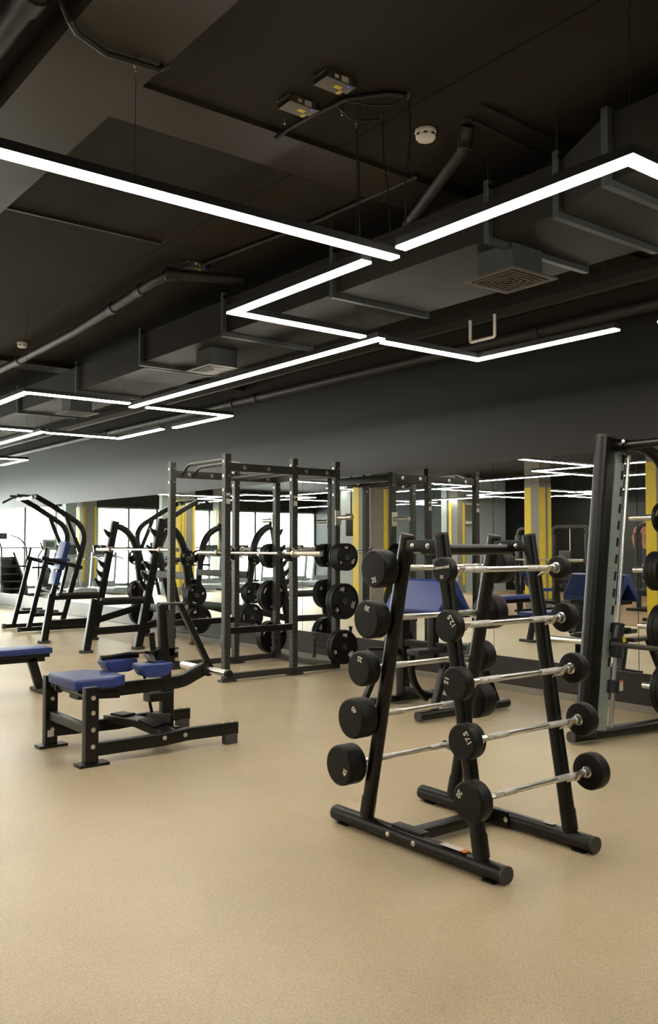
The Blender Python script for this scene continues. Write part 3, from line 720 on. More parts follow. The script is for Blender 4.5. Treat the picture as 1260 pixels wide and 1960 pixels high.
# ---------------------------------------------------------------- seated calf machine
def calf():
    t = thing('seated_calf_machine', 'black seated calf raise machine with a blue seat and two blue thigh pads', 'exercise machine', (2.5, 5.2, 0))
    YN, YF = 4.90, 5.52
    for (y, s_) in ((YN, -1), (YF, 1)):
        lg = MB().box((2.10, y, 0.225), (0.078, 0.055, 0.44), 0.004).build('front_leg', M['black'], t)
        MB().b2(2.02, 2.20, y - 0.05, y + 0.05, 0, 0.016, 0.004).build('foot_plate', M['black'], lg)
        for z in (0.385, 0.30, 0.205, 0.11): bolt(lg, (2.10 + 0.005, y - 0.0275, z), (0, -1, 0), 0.011)
        if s_ > 0: MB().b2(2.075, 2.115, y - 0.0285, y - 0.0275, 0.065, 0.105).build('sticker', M['label'], lg)
        MB().bar([(2.12, y, 0.088), (2.55, y, 0.088), (2.72, y, 0.10), (3.08, y, 0.095)] if s_ < 0 else [(2.12, y, 0.10), (2.55, y, 0.09), (2.72, y, 0.10), (3.08, y, 0.095)], 0.045, 0.075).build('side_rail', M['black'], t)
        MB().box((3.03, y, 0.032), (0.09, 0.05, 0.064), 0.008).build('rubber_foot', M['foot'], t)
        for x in (2.56, 2.70): bolt(t, (x, y - 0.0225, 0.10), (0, -1, 0), 0.011)
        for x in (2.98, 3.05): bolt(t, (x, y, 0.132), (0, 0, 1), 0.009)
    MB().bar([(2.10, YN, 0.20), (2.10, YF, 0.20)], 0.055, 0.045, (0, 0, 1)).build('front_cross_bar', M['black'], t)
    # foot step: bent plate across the rails
    st = MB().bar([(2.50, YF - 0.02, 0.135), (2.50, YF - 0.16, 0.150), (2.56, 5.20, 0.145), (2.62, YN + 0.14, 0.11), (2.62, YN + 0.02, 0.10)], 0.11, 0.045, (1, 0, 0)).build('foot_bar', M['black'], t)
    MB().bar([(2.50, YF - 0.10, 0.176), (2.53, 5.30, 0.178)], 0.10, 0.012, (1, 0, 0)).build('grip_pad', M['rubber'], st)
    MB().bar([(2.57, 5.17, 0.170), (2.61, YN + 0.14, 0.140)], 0.10, 0.012, (1, 0, 0)).build('grip_pad', M['rubber'], st)
    # seat
    seat = MB()
    seat.prism([(2.06, 5.46), (2.30, 5.46), (2.39, 5.34), (2.40, 5.08), (2.30, 5.02), (2.06, 5.02)], 'z', 0.405, 0.470, 0.016)
    seat.build('seat_pad', M['blue'], t)
    MB().b2(2.10, 2.40, 5.08, 5.40, 0.385, 0.406).build('seat_board', M['black'], t)
    MB().bar([(2.13, 5.22, 0.36), (2.40, 5.22, 0.345)], 0.13, 0.055).build('seat_bracket', M['black'], t)
    MB().cyl((2.12, 4.93, 0.375), (2.12, 5.50, 0.375), 0.013, 14).build('pivot_rod', M['black'], t)
    MB().lathe([(0, 0), (0.03, 0), (0.03, 0.03), (0, 0.03)], (2.12, 5.44, 0.375), (0, -1, 0), 18).build('bearing', M['darkplastic'], t)
    # lever arm and loading pegs
    MB().bar([(2.20, 5.20, 0.365), (2.76, 5.20, 0.372)] + bez((2.80, 5.20, 0.373), (2.86, 5.20, 0.375), (2.92, 5.20, 0.405), 4) + [(3.02, 5.20, 0.445)], 0.05, 0.082).build('lever_arm', M['black'], t)
    pg = MB().cyl((3.03, 4.93, 0.435), (3.03, 5.52, 0.435), 0.0225, 24).build('loading_peg', M['chrome'], t)
    MB().lathe([(0, 0), (0.042, 0), (0.042, 0.07), (0, 0.07)], (3.03, 5.165, 0.435), (0, 1, 0), 24).build('peg_collar', M['black'], pg)
    MB().lathe([(0, 0), (0.026, 0), (0.026, 0.03), (0, 0.03)], (3.03, 4.905, 0.435), (0, 1, 0), 20).build('peg_end', M['rubber'], pg)
    # post
    MB().bar([(2.74, 5.20, 0.09), (2.74, 5.20, 0.36)], 0.07, 0.075).build('lower_post', M['black'], t)
    MB().b2(2.66, 2.80, 5.13, 5.27, 0.035, 0.10, 0.005).build('post_base', M['black'], t)
    MB().bar([(2.60, 5.20, 0.295), (2.76, 5.20, 0.295)], 0.09, 0.055).build('stop_bracket', M['black'], t)
    MB().bar([(2.62, 5.20, 0.165), (2.75, 5.20, 0.155)], 0.08, 0.06).build('stop_block', M['grey'], t)
    MB().tube([(2.60, 5.24, 0.44), (2.655, 5.22, 0.16)], 0.010).build('stop_strut', M['black'], t)
    MB().bar([(2.735, 5.20, 0.34), (2.705, 5.20, 0.87)], 0.060, 0.062).build('upper_post', M['black'], t)
    MB().bar([(2.755, 5.18, 0.55), (2.735, 5.18, 0.84)], 0.05, 0.045).build('slide_tube', M['grey'], t)
    MB().bar([(2.68, 5.20, 0.878), (2.86, 5.20, 0.878)], 0.06, 0.012).build('top_plate', M['grey'], t)
    MB().bar([(2.83, 5.20, 0.872), (2.88, 5.20, 0.78), (3.05, 5.20, 0.46)], 0.045, 0.035).build('rear_link', M['black'], t)
    br = MB().b2(2.655, 2.80, 5.155, 5.163, 0.500, 0.600, 0.003).build('carriage_plate', M['black'], t)
    MB().b2(2.655, 2.80, 5.237, 5.245, 0.500, 0.600, 0.003).build('carriage_plate', M['black'], t)
    for (x, z) in ((2.785, 0.58), (2.785, 0.525), (2.675, 0.515)): bolt(br, (x, 5.155, z), (0, -1, 0), 0.010)
    MB().bar([(2.69, 5.20, 0.572), (2.60, 5.20, 0.562)], 0.05, 0.05).build('yoke_stem', M['black'], t)
    MB().bar([(2.60, 5.21, 0.578), (2.52, 5.30, 0.572), (2.42, 5.34, 0.556), (2.36, 5.36, 0.552)], 0.012, 0.045, (0, 0, 1)).build('pad_arm', M['grey'], t)
    MB().bar([(2.36, 5.36, 0.545), (2.60, 5.33, 0.548)], 0.05, 0.030).build('pad_arm', M['black'], t)
    MB().bar([(2.60, 5.19, 0.565), (2.57, 5.10, 0.560), (2.56, 5.04, 0.535)], 0.05, 0.012, (1, 0, 0)).build('pad_arm', M['grey'], t)
    MB().tube([(2.645, 5.20, 0.575), (2.63, 5.20, 0.70)], 0.019).build('hand_grip', M['rubber'], t)
    for (cx, cy, cz) in ((2.475, 5.36, 0.500), (2.57, 5.06, 0.495)):
        MB().prism([(cx - 0.105, cz + 0.036), (cx - 0.11, cz + 0.008), (cx - 0.075, cz - 0.040), (cx - 0.05, cz - 0.048), (cx + 0.05, cz - 0.048), (cx + 0.075, cz - 0.040), (cx + 0.11, cz + 0.008), (cx + 0.105, cz + 0.036)], 'y', cy - 0.07, cy + 0.07, 0.012).build('thigh_pad', M['blue'], t)
    return t
calf()

# ---------------------------------------------------------------- flat bench (left edge)
t = thing('flat_bench', 'flat blue bench cut off by the left edge of the photo', 'bench', (2.3, 7.62, 0))
MB().box((2.27, 7.63, 0.362), (1.20, 0.27, 0.052), 0.018).build('seat_pad', M['blue'], t)
MB().box((2.27, 7.63, 0.322), (1.16, 0.24, 0.03), 0.004).build('pad_board', M['black'], t)
MB().bar([(1.72, 7.63, 0.285), (2.84, 7.63, 0.285)], 0.06, 0.05).build('spine_beam', M['black'], t)
for s_ in (1, -1):
    x = 2.27 + s_ * 0.46
    lg = MB().bar([(x, 7.63, 0.29), (x + s_ * 0.08, 7.63, 0.03)], 0.06, 0.075).build('leg', M['black'], t)
    MB().oval([(x + s_ * 0.08, 7.48, 0.016), (x + s_ * 0.08, 7.78, 0.016)] , 0.075, 0.032, (1, 0, 0)).build('rubber_foot', M['foot'], lg)

# ---------------------------------------------------------------- preacher curl bench
def preacher():
    t = thing('preacher_bench', 'preacher curl bench with a large blue arm pad behind the barbell rack', 'bench', (4.9, 5.0, 0))
    y0, y1 = 4.76, 5.36
    MB().prism([(4.93, 0.985), (4.915, 0.995), (4.885, 0.985), (4.745, 0.765), (4.755, 0.735), (4.79, 0.735), (4.925, 0.925), (5.045, 0.745), (5.08, 0.742), (5.09, 0.775), (4.955, 0.985)], 'y', y0, y1, 0.012).build('arm_pad', M['blue'], t)
    MB().b2(4.80, 5.02, 4.80, 5.32, 0.715, 0.740).build('pad_board', M['black'], t)
    MB().box((4.89, 5.30, 0.38), (0.075, 0.085, 0.70), 0.005).build('main_post', M['black'], t)
    MB().box((4.91, 4.98, 0.56), (0.06, 0.07, 0.33), 0.005).build('pad_post', M['black'], t)
    MB().bar([(4.88, 5.30, 0.485), (4.94, 4.74, 0.485)], 0.05, 0.05, (0, 0, 1)).build('cross_beam', M['black'], t)
    MB().bar([(4.62, 5.36, 0.035), (5.36, 5.36, 0.035)], 0.06, 0.05).build('rear_base_rail', M['black'], t)
    r = MB().oval([(4.43, 4.64, 0.045), (5.36, 4.64, 0.045)], 0.075, 0.07).build('front_base_rail', M['black'], t)
    for x, s_ in ((4.43, -1), (5.36, 1)): MB().oval([(x, 4.64, 0.045), (x + s_ * 0.012, 4.64, 0.045)], 0.072, 0.067).build('end_cap', M['capgrey'], r)
    MB().bar([(4.58, 4.64, 0.07), (4.75, 4.68, 0.42)], 0.05, 0.05).build('front_strut', M['black'], t)
    MB().bar([(5.24, 4.64, 0.07), (5.10, 4.68, 0.42)], 0.05, 0.05).build('rear_strut', M['black'], t)
    MB().bar([(4.70, 5.00, 0.42)] + bez((4.70, 5.0, 0.30), (4.72, 5.0, 0.17), (4.86, 5.0, 0.08)) , 0.04, 0.045).build('curved_strut', M['black'], t)
    MB().bar([(4.88, 5.32, 0.12), (4.88, 4.66, 0.10)], 0.05, 0.045, (0, 0, 1)).build('lower_beam', M['black'], t)
    MB().box((4.80, 4.92, 0.455), (0.33, 0.13, 0.04), 0.012).build('seat', M['darkplastic'], t)
    MB().box((4.82, 4.72, 0.405), (0.34, 0.11, 0.035), 0.008).build('catch_tray', M['grey'], t)
    MB().box((5.28, 4.92, 0.46), (0.30, 0.13, 0.04), 0.008).build('catch_tray', M['grey'], t)
    MB().tube([(4.64, 5.42, 0.40), (4.64, 5.42, 0.435), (4.90, 5.42, 0.42)], 0.018).build('foot_roller', M['rubber'], t)
    MB().bar([(4.50, 5.34, 0.02), (4.66, 5.34, 0.30), (4.86, 5.32, 0.42)], 0.045, 0.045).build('front_leg', M['black'], t)
    return t
preacher()

# ---------------------------------------------------------------- smith machine (right edge)
def smith():
    t = thing('smith_machine', 'large black leaning rack machine with a guided bar at the right edge', 'smith machine', (4.95, 3.1, 0))
    YS = 3.50
    for (y, s_) in ((3.50, 1), (2.05, -1)):
        up = MB().oval([(4.79, y, 0.05), (5.045, y, 1.955)], 0.10, 0.155).build('main_column', M['black'], t)
        MB().oval([(5.045, y, 1.955), (5.047, y, 1.972)], 0.096, 0.15).build('end_cap', M['capgrey'], up)
        MB().oval([(4.72, y + 0.05, 0.045), (5.90, y - s_ * 0.16 + 0.05, 0.045)], 0.08, 0.072, (0, 1, 0)).build('base_rail', M['black'], t)
        MB().oval([(4.708, y + 0.052, 0.045), (4.72, y + 0.05, 0.045)], 0.078, 0.070, (0, 1, 0)).build('end_cap', M['capgrey'], t)
        pl_ = MB().bar([(4.925, y - s_ * 0.02, 0.07), (5.175, y - s_ * 0.02, 1.87)], 0.008, 0.105).build('slotted_plate', M['alu'], t)
        for k in range(13):
            f = 0.235 + k * 0.0615
            x = 4.945 + 0.25 * f; z = 0.07 + 1.80 * f
            MB().bar([(x + 0.003, y - s_ * 0.026, z - 0.022), (x + 0.016, y - s_ * 0.026, z + 0.036)], 0.004, 0.020).build('slot', M['slot'], pl_)
        for k in (0.02, 0.25, 0.55, 0.965): bolt(pl_, (4.925 + 0.25 * k - 0.03, y - s_ * 0.024, 0.07 + 1.8 * k), (0, -1, 0), 0.008)
        MB().tube([(4.995, y - s_ * 0.045, 0.09), (5.225, y - s_ * 0.045, 1.83)], 0.0135, 16).build('guide_rod', M['chrome'], t)
        MB().lathe([(0, 0), (0.02, 0), (0.02, 0.03), (0, 0.03)], (5.22, y - s_ * 0.045, 1.82), (0.13, 0, 1), 16).build('rod_mount', M['steel'], t)
        # stop block with label
        st = MB().oval([(5.022, y - s_ * 0.045, 0.305), (5.032, y - s_ * 0.045, 0.385)], 0.06, 0.085).build('stop_block', M['darkplastic'], t)
        if s_ > 0:
            MB().b2(5.055, 5.125, 3.448, 3.450, 0.31, 0.375).build('warning_label', M['label'], st)
            MB().b2(5.055, 5.125, 3.447, 3.4495, 0.366, 0.377).build('label_header', M['orange'], st)
        # rear frame
        MB().oval([(5.80, y - s_ * 0.10, 0.06), (5.62, y - s_ * 0.10, 1.6)] + bez((5.62, y - s_ * 0.1, 1.6), (5.58, y - s_ * 0.1, 1.90), (5.30, y - s_ * 0.06, 1.92)) + [(5.06, y, 1.92)], 0.06, 0.075).build('rear_column', M['black'], t)
    MB().oval([(5.10, 3.52, 1.905), (5.10, 2.03, 1.905)], 0.055, 0.055, (1, 0, 0)).build('top_beam', M['black'], t)
    MB().lathe([(0, 0), (0.04, 0), (0.04, 0.07), (0, 0.07)], (5.10, 3.46, 1.905), (0, -1, 0), 20).build('beam_collar', M['black'], t)
    bolt(t, (5.06, 3.38, 1.925), (-1, 0, 0), 0.010)
    MB().oval([(5.75, 3.35, 0.05), (5.75, 2.2, 0.05)], 0.07, 0.06, (1, 0, 0)).build('rear_base_beam', M['black'], t)
    # guided bar
    b = MB().cyl((4.965, 2.15, 0.622), (4.965, 3.42, 0.622), 0.0165, 18).build('guided_bar', M['grey'], t)
    MB().lathe([(0, 0), (0.018, 0), (0.0215, 0.006), (0.0215, 0.33), (0.03, 0.33), (0.03, 0.35), (0, 0.35)], (4.965, 3.895, 0.622), (0, -1, 0), 24).build('bar_sleeve', M['chrome'], b)
    MB().bar([(5.035, 3.44, 0.53), (5.075, 3.44, 0.75)], 0.055, 0.06).build('carriage', M['darkplastic'], b)
    MB().tube([(4.985, 3.41, 0.66), (5.015, 3.41, 0.74)], 0.018, 10).build('latch_hook', M['darkplastic'], b)
    MB().b2(5.06, 5.09, 3.400, 3.406, 0.63, 0.665).build('yellow_sticker', M['amber'], b)
    # storage pegs on the rear columns
    for z, x in ((1.45, 5.64), (1.08, 5.68), (0.68, 5.73), (0.25, 5.775)):
        MB().cyl((x, 3.38, z), (x, 3.72, z), 0.022, 18).build('storage_peg', M['chrome'], t)
    return t
smith()
for (x, z, kg, n, w_) in ((5.64, 1.445, '5', 1, 'highest'), (5.68, 1.075, '10', 3, 'second'), (5.73, 0.675, '20', 2, 'third'), (5.775, 0.245, '25', 2, 'lowest')):
    stack(x, 3.40, z, kg, n, '%s peg of the leaning machine at right' % w_, 1, off=0.06)

# ---------------------------------------------------------------- columns with yellow stripes
def column(x, y, w_, label, left_face, right_face):
    t = thing('striped_column', label, 'column', (x, y, 0), 'grey columns with yellow stripes')
    MB().b2(x - w_ / 2, x + w_ / 2, y - w_ / 2, y + w_ / 2, 0, CZ).build('shaft', M['column'], t, smooth=False)
    h = w_ / 2
    m = MB()
    for (a, b) in left_face: m.b2(x + h, x + h + 0.004, y + h - b * w_, y + h - a * w_, 0.20, 2.42)
    for (a, b) in right_face: m.b2(x + h - b * w_, x + h - a * w_, y - h - 0.004, y - h, 0.20, 2.42)
    m.build('yellow_stripes', M['yellow'], t, smooth=False)
ST = [(0.0, 0.45)], [(0.0, 0.50), (0.72, 1.0)]
ST3 = [(0.2, 0.6)], [(0.0, 0.08), (0.14, 0.18), (0.86, 1.0)]
ST4 = [(0.3, 1.0)], [(0.0, 0.12), (0.18, 0.30), (0.36, 0.42), (0.85, 1.0)]
ST2 = [(0.0, 0.33)], [(0.62, 0.88)]
column(0.75, 6.93, 0.36, 'striped column seen in the mirror at the right edge behind the stacked plates', *ST)
column(0.80, 13.1, 0.52, 'striped column seen in the mirror between power rack and barbell rack', *ST2)
column(0.80, 20.6, 0.46, 'striped column seen in the mirror left inside the power rack', *ST4)
column(1.30, 25.6, 0.44, 'striped column before the windows, seen behind the leg-raise tower', *ST3)
column(-2.3, 11.6, 0.37, 'striped column seen in the mirror just right of the barbell rack top', *ST)
column(-5.5, 16.9, 0.32, 'far striped column seen in the mirror over the top tube of the barbell rack', *ST2)
column(-3.4, 25.7, 0.36, 'distant striped column at the windows right of the front power rack post', *ST3)
column(-7.2, 24.2, 0.30, 'distant striped column at the end of the window wall', *ST2)

# ---------------------------------------------------------------- air duct
def duct():
    t = thing('air_duct', 'long black rectangular air duct under the ceiling along the mirror wall', 'air duct', (3.5, 8, 2.8))
    MB().b2(3.17, 3.88, 2.42, 6.45, 2.70, 2.93).build('duct_run', M['duct'], t, smooth=False)
    MB().b2(3.28, 3.88, 6.45, 22.0, 2.70, 2.93).build('duct_run', M['duct'], t, smooth=False)
    m = MB(); A = [(3.17, 2.42), (3.88, 2.42), (4.02, 2.10), (3.04, 2.10)]
    vs = [[m.bm.verts.new((x, y, z)) for (x, y) in A] for z in (2.70, 2.93)]
    for v in (vs[1][2], vs[1][3]): v.co.z = 2.97
    m.bm.faces.new(vs[0][::-1]); m.bm.faces.new(vs[1])
    for k in range(4): m.bm.faces.new((vs[0][k], vs[0][(k + 1) % 4], vs[1][(k + 1) % 4], vs[1][k]))
    m.build('duct_taper', M['duct'], t, smooth=False)
    MB().b2(3.04, 4.02, BY + 0.5, 2.10, 2.70, 2.97).build('duct_run', M['duct'], t, smooth=False)
    for y in (2.08, 2.42, 2.82, 4.00, 5.2, 6.45, 6.52, 8.0, 9.6, 11.2, 12.8, 14.4):
        x0 = 3.17 if y < 6.5 else 3.28
        if y < 2.2: x0 = 3.04
        fl = MB(); x1 = 3.88 if y > 2.2 else 4.02
        fl.b2(x0 - 0.03, x1 + 0.03, y - 0.016, y + 0.016, 2.672, 2.70).b2(x0 - 0.03, x0, y - 0.016, y + 0.016, 2.70, 2.97).b2(x1, x1 + 0.03, y - 0.016, y + 0.016, 2.70, 2.97)
        fl.b2(x0 - 0.03, x1 + 0.03, y - 0.016, y + 0.016, 2.93 + (0.04 if y < 2.2 else 0), 2.95 + (0.04 if y < 2.2 else 0))
        f_ = fl.build('flange', M['flange'], t, smooth=False)
        if y in (2.42, 2.82, 4.00, 8.0, 11.2):
            MB().cyl((x0 - 0.015, y, 2.7), (x0 - 0.015, y, CZ), 0.004, 6).build('hanger_rod', M['pipe'], f_)
            MB().cyl((x1 + 0.015, y, 2.7), (x1 + 0.015, y, CZ), 0.004, 6).build('hanger_rod', M['pipe'], f_)
    return t
duct()
def grille(x, y, z, label):
    t = thing('air_grille', label, 'air vent', (x, y, z), 'square air grilles under the duct')
    h = 0.165
    MB().b2(x - 0.11, x + 0.11, y - 0.11, y + 0.11, z, 2.702).build('neck', M['flange'], t, smooth=False)
    fr = MB()
    def ring(a, b, z0, z1):
        fr.b2(x - a, x + a, y - a, y - b, z0, z1).b2(x - a, x + a, y + b, y + a, z0, z1).b2(x - a, x - b, y - b, y + b, z0, z1).b2(x + b, x + a, y - b, y + b, z0, z1)
    ring(h, h - 0.03, z - 0.008, z)
    fr.build('frame', M['vent'], t, smooth=False)
    fr = MB()
    for k in range(5):
        a = h - 0.042 - k * 0.025; ring(a, a - 0.010, z - 0.010, z - 0.001)
    fr.build('vanes', M['vent'], t, smooth=False)
    MB().b2(x - h + 0.02, x + h - 0.02, y - h + 0.02, y + h - 0.02, z + 0.0, z + 0.004).build('back_plate', M['slot'], t, smooth=False)
grille(3.40, 2.90, 2.565, 'square air grille under the duct above the right-hand angled lamp')
grille(3.42, 5.74, 2.565, 'square air grille behind the long diagonal LED lamp')
grille(3.47, 8.50, 2.565, 'small distant square air grille above the left angled lamp')
grille(3.47, 11.3, 2.565, 'farthest square air grille at the left edge of the photo')

# ---------------------------------------------------------------- pipes, trays and cables
def pipe(name, label, pts, r, couplings=(), mat='pipe', cat='pipe'):
    o = MB().tube(pts, r, 14).build(name, M[mat]); tag(o, label, cat)
    for (p, d) in couplings:
        MB().lathe([(r, -0.05), (r * 1.25, -0.045), (r * 1.25, 0.045), (r, 0.05)], p, d, 16).build('coupling', M[mat], o)
    return o
pipe('drain_pipe', 'black drain pipe sloping along the ceiling left of the duct', [(2.93, 22.0, 3.02), (2.92, 8.6, 3.03), (2.90, 7.15, 3.04), (2.78, 5.50, 3.05), (2.80, 5.28, 3.055), (3.26, 5.12, 3.06)], 0.035,
     [((2.84, 6.3, 3.045), (0.07, 1, 0)), ((2.80, 5.75, 3.05), (0.07, 1, 0)), ((2.92, 8.6, 3.03), (0, 1, 0)), ((2.80, 5.28, 3.055), (1, -.3, 0))])
pipe('sprinkler_pipe', 'thick dark pipe hanging at the upper left corner of the photo', [(0.975, BY + 0.1, 3.01), (0.975, 22, 3.01)], 0.042, [((0.975, 2.80, 3.01), (0, 1, 0))])
pipe('vertical_pipe', 'dark pipe coming down from the ceiling beside the smoke detector', [(2.935, 2.74, 3.14), (2.97, 2.80, 3.06), (3.12, 3.20, 2.99), (3.22, 3.45, 2.95)], 0.028, [((2.96, 2.78, 3.10), (0.1, 0.2, -1))])
pipe('conduit', 'thin conduit along the ceiling right of the smoke detector', [(2.84, 2.56, 3.13), (3.48, 2.57, 3.13), (5.0, 2.6, 3.13)], 0.010)
pipe('conduit', 'lower of the two thin conduits right of the smoke detector', [(2.84, 2.66, 3.12), (3.42, 2.69, 3.12), (5.0, 2.7, 3.12)], 0.010)
pipe('conduit', 'bent dark conduit crossing the ceiling beam at the upper left', [(0.98, 2.72, 3.12), (1.08, 2.74, 2.94), (1.12, 2.78, 2.935), (1.25, 2.84, 2.935), (1.44, 2.82, 2.935), (1.47, 2.82, 2.96), (1.475, 2.82, 3.14)], 0.011)
pipe('ceiling_cable', 'black cable run on the ceiling from the smoke detector side to the lamp driver', [(3.12, 3.26, 3.13), (3.11, 3.62, 3.13), (3.10, 4.06, 3.13), (3.0, 5.0, 3.13), (2.98, 5.2, 3.13)], 0.012, mat='cable')
pipe('ceiling_cable', 'black cable bundle beside the two lamp drivers', [(2.26, 3.29, 3.09), (2.30, 3.24, 3.13), (2.31, 3.05, 3.13), (2.34, 2.88, 3.135), (2.45, 2.75, 3.14), (2.53, 2.71, 3.14)], 0.010, mat='cable')
pipe('wall_pipe', 'long dark pipe running high along the dark grey wall', [(5.58, BY + 0.1, 2.93), (5.58, 22, 2.93)], 0.045, [((5.58, y, 2.93), (0, 1, 0)) for y in (4.5, 8.5, 9.0, 12.5)])
pipe('wall_pipe', 'thinner dark pipe just below the ceiling near the wall', [(5.25, BY + 0.1, 3.02), (5.25, 22, 3.02)], 0.022)
t = MB().b2(4.86, 5.02, BY + 0.1, 22, 2.94, 2.95).b2(4.86, 4.87, BY + 0.1, 22, 2.94, 3.0).b2(5.01, 5.02, BY + 0.1, 22, 2.94, 3.0).build('cable_tray', M['duct'], smooth=False)
tag(t, 'narrow black cable tray between the duct and the wall', 'cable tray')
pipe('pipe_loop', 'small white U-shaped pipe hanging under the cable tray', [(4.94, 4.60, 2.94), (4.94, 4.60, 2.80)] + bez((4.94, 4.60, 2.795), (4.94, 4.60, 2.775), (4.94, 4.58, 2.775), 4) + [(4.94, 4.40, 2.775)] + bez((4.94, 4.38, 2.775), (4.94, 4.36, 2.775), (4.94, 4.36, 2.795), 4) + [(4.94, 4.36, 2.94)], 0.012, mat='plastic')

for (x, y, x2, y2, w_) in ((2.532, 3.04, 2.535, 3.02, 'left'), (2.57, 2.91, 2.57, 2.86, 'middle'), (2.532, 2.70, 2.515, 2.70, 'right')):
    pipe('power_cable', 'thin black feed cable hanging to the lamps, the %s of three' % w_, [(x, y, CZ - 0.02), (x + 0.006, y - 0.004, 2.95), (x2 - 0.004, y2, 2.75), (x2, y2, LZ + 0.040)], 0.0032, mat='cable', cat='cable')
pipe('ceiling_cable', 'loose cable sagging from the driver pair towards the smoke detector', [(2.34, 2.90, 3.135), (2.42, 2.80, 3.10), (2.50, 2.76, 3.11), (2.532, 2.705, 3.13)], 0.004, mat='cable')
pipe('ceiling_cable', 'loose cable looping from the driver pair to the middle ceiling hook', [(2.35, 2.95, 3.135), (2.42, 2.95, 3.10), (2.50, 2.94, 3.11), (2.57, 2.915, 3.13)], 0.004, mat='cable')
# lamp drivers on the ceiling
def driver(x, y, label):
    t = thing('lamp_driver', label, 'power supply', (x, y, CZ), 'lamp drivers on the ceiling')
    MB().b2(x - 0.075, x + 0.055, y - 0.045, y + 0.045, CZ - 0.035, CZ, 0.002).build('case', M['psu'], t)
    MB().b2(x - 0.080, x - 0.075, y - 0.045, y + 0.045, CZ - 0.035, CZ - 0.003).build('end_flange', M['darkplastic'], t)
    MB().b2(x - 0.085, x - 0.080, y - 0.045, y + 0.045, CZ - 0.008, CZ - 0.003).build('bright_edge', M['steel'], t)
    MB().b2(x - 0.01, x + 0.025, y + 0.005 - 0.02, y + 0.012 - 0.005, CZ - 0.0362, CZ - 0.0350).build('yellow_label', M['amber'], t)
    MB().b2(x + 0.030, x + 0.045, y + 0.010, y + 0.042, CZ - 0.0362, CZ - 0.0350).build('yellow_label', M['amber'], t)
    MB().b2(x - 0.040, x - 0.020, y - 0.0464, y - 0.0452, CZ - 0.025, CZ - 0.012).build('spec_label', M['label'], t)
    MB().b2(x - 0.005, x + 0.030, y - 0.0464, y - 0.0452, CZ - 0.030, CZ - 0.008).build('spec_label', M['label'], t)
    MB().b2(x + 0.040, x + 0.044, y - 0.032, y - 0.028, CZ - 0.0370, CZ - 0.0350).build('indicator_light', M['led'], t)
    MB().b2(x + 0.055, x + 0.085, y - 0.035, y + 0.035, CZ - 0.025, CZ, 0.002).build('terminal_block', M['darkplastic'], t)
driver(2.222, 2.80, 'lamp driver box with yellow labels on the ceiling, the upper right of the pair')
driver(2.222, 3.05, 'lamp driver box with yellow labels on the ceiling, the lower left of the pair')
driver(2.97, 5.25, 'small lamp driver on the ceiling behind the long lamp')
def detector(x, y, label):
    t = thing('smoke_detector', label, 'smoke detector', (x, y, CZ))
    MB().lathe([(0, 0), (0.048, 0), (0.050, 0.012), (0.046, 0.018), (0.046, 0.034), (0.038, 0.045), (0.018, 0.050), (0, 0.050)], (x, y, CZ), (0, 0, -1), 32).build('body', M['plastic'], t)
    m = MB()
    for k in range(8):
        a = k * math.pi / 4; m.box((x + 0.0455 * math.cos(a), y + 0.0455 * math.sin(a), CZ - 0.027), (0.012, 0.012, 0.006), 0)
    m.build('vent_slots', M['slot'], t)
detector(2.831, 2.905, 'white round smoke detector on the ceiling near the upper right lamp')
detector(2.859, 8.32, 'white round smoke detector at the far left of the ceiling')
for (x, y) in ((2.532, 3.04), (2.57, 2.91), (2.532, 2.70), (1.37, 2.86), (2.25, 3.2), (2.40, 2.98)):
    z = 2.95 if x < 1.46 else CZ
    o = MB().lathe([(0, 0), (0.008, 0), (0.008, 0.012), (0.004, 0.018), (0.004, 0.03), (0, 0.03)], (x, y, z), (0, 0, -1), 10).build('ceiling_anchor', M['steel'])
    tag(o, 'small metal hook in the ceiling above the long left lamp', 'hook', 'wire hooks in the ceiling')

# ---------------------------------------------------------------- cardio machines by the windows (seen in the mirrors)
def treadmill(label):
    t = thing('treadmill', label, 'treadmill', (0, 0, 0), 'treadmills lined up before the windows')
    MB().b2(-0.36, 0.36, -0.9, 0.75, 0.03, 0.16, 0.02).build('deck', M['greyplastic'], t)
    MB().b2(-0.24, 0.24, -0.9, 0.55, 0.155, 0.166, 0.002).build('belt', M['belt'], t)
    MB().prism([(0.40, 0.15), (0.72, 0.15), (0.68, 0.27), (0.48, 0.30)], 'x', -0.33, 0.33, 0.02).build('motor_hood', M['greyplastic'], t)
    for s_ in (-1, 1):
        MB().bar([(s_ * 0.34, 0.62, 0.05), (s_ * 0.33, 0.48, 1.08)], 0.05, 0.10, (1, 0, 0)).build('side_post', M['greyplastic'], t)
        MB().tube([(s_ * 0.33, 0.48, 0.93), (s_ * 0.33, 0.30, 0.96), (s_ * 0.31, -0.05, 0.90)], 0.022).build('handrail', M['darkplastic'], t)
    MB().box((0, 0.50, 0.98), (0.62, 0.16, 0.09), 0.02).build('dash', M['greyplastic'], t)
    c = MB().box((0, 0, 0), (0.56, 0.06, 0.26), 0.02, Matrix.Rotation(math.radians(-20), 3, 'X'))
    bmesh.ops.translate(c.bm, vec=(0, 0.56, 1.15), verts=c.bm.verts); c = c.build('console', M['darkplastic'], t)
    s_ = MB().box((0, 0, 0), (0.40, 0.004, 0.17), 0, Matrix.Rotation(math.radians(-20), 3, 'X'))
    bmesh.ops.translate(s_.bm, vec=(0, 0.528, 1.16), verts=s_.bm.verts); s_.build('screen', M['screen'], c)
    return t
tm = treadmill('grey treadmill facing the windows, seen only in the mirror'); xs = [2.9, 1.85, -0.5, -1.5, -2.6, -3.7, -4.7, -5.7]
tm.location = (xs[0], 22.6, 0)
for k, x in enumerate(xs[1:]): copy_tree(tm, loc=(x, 22.6, 0))
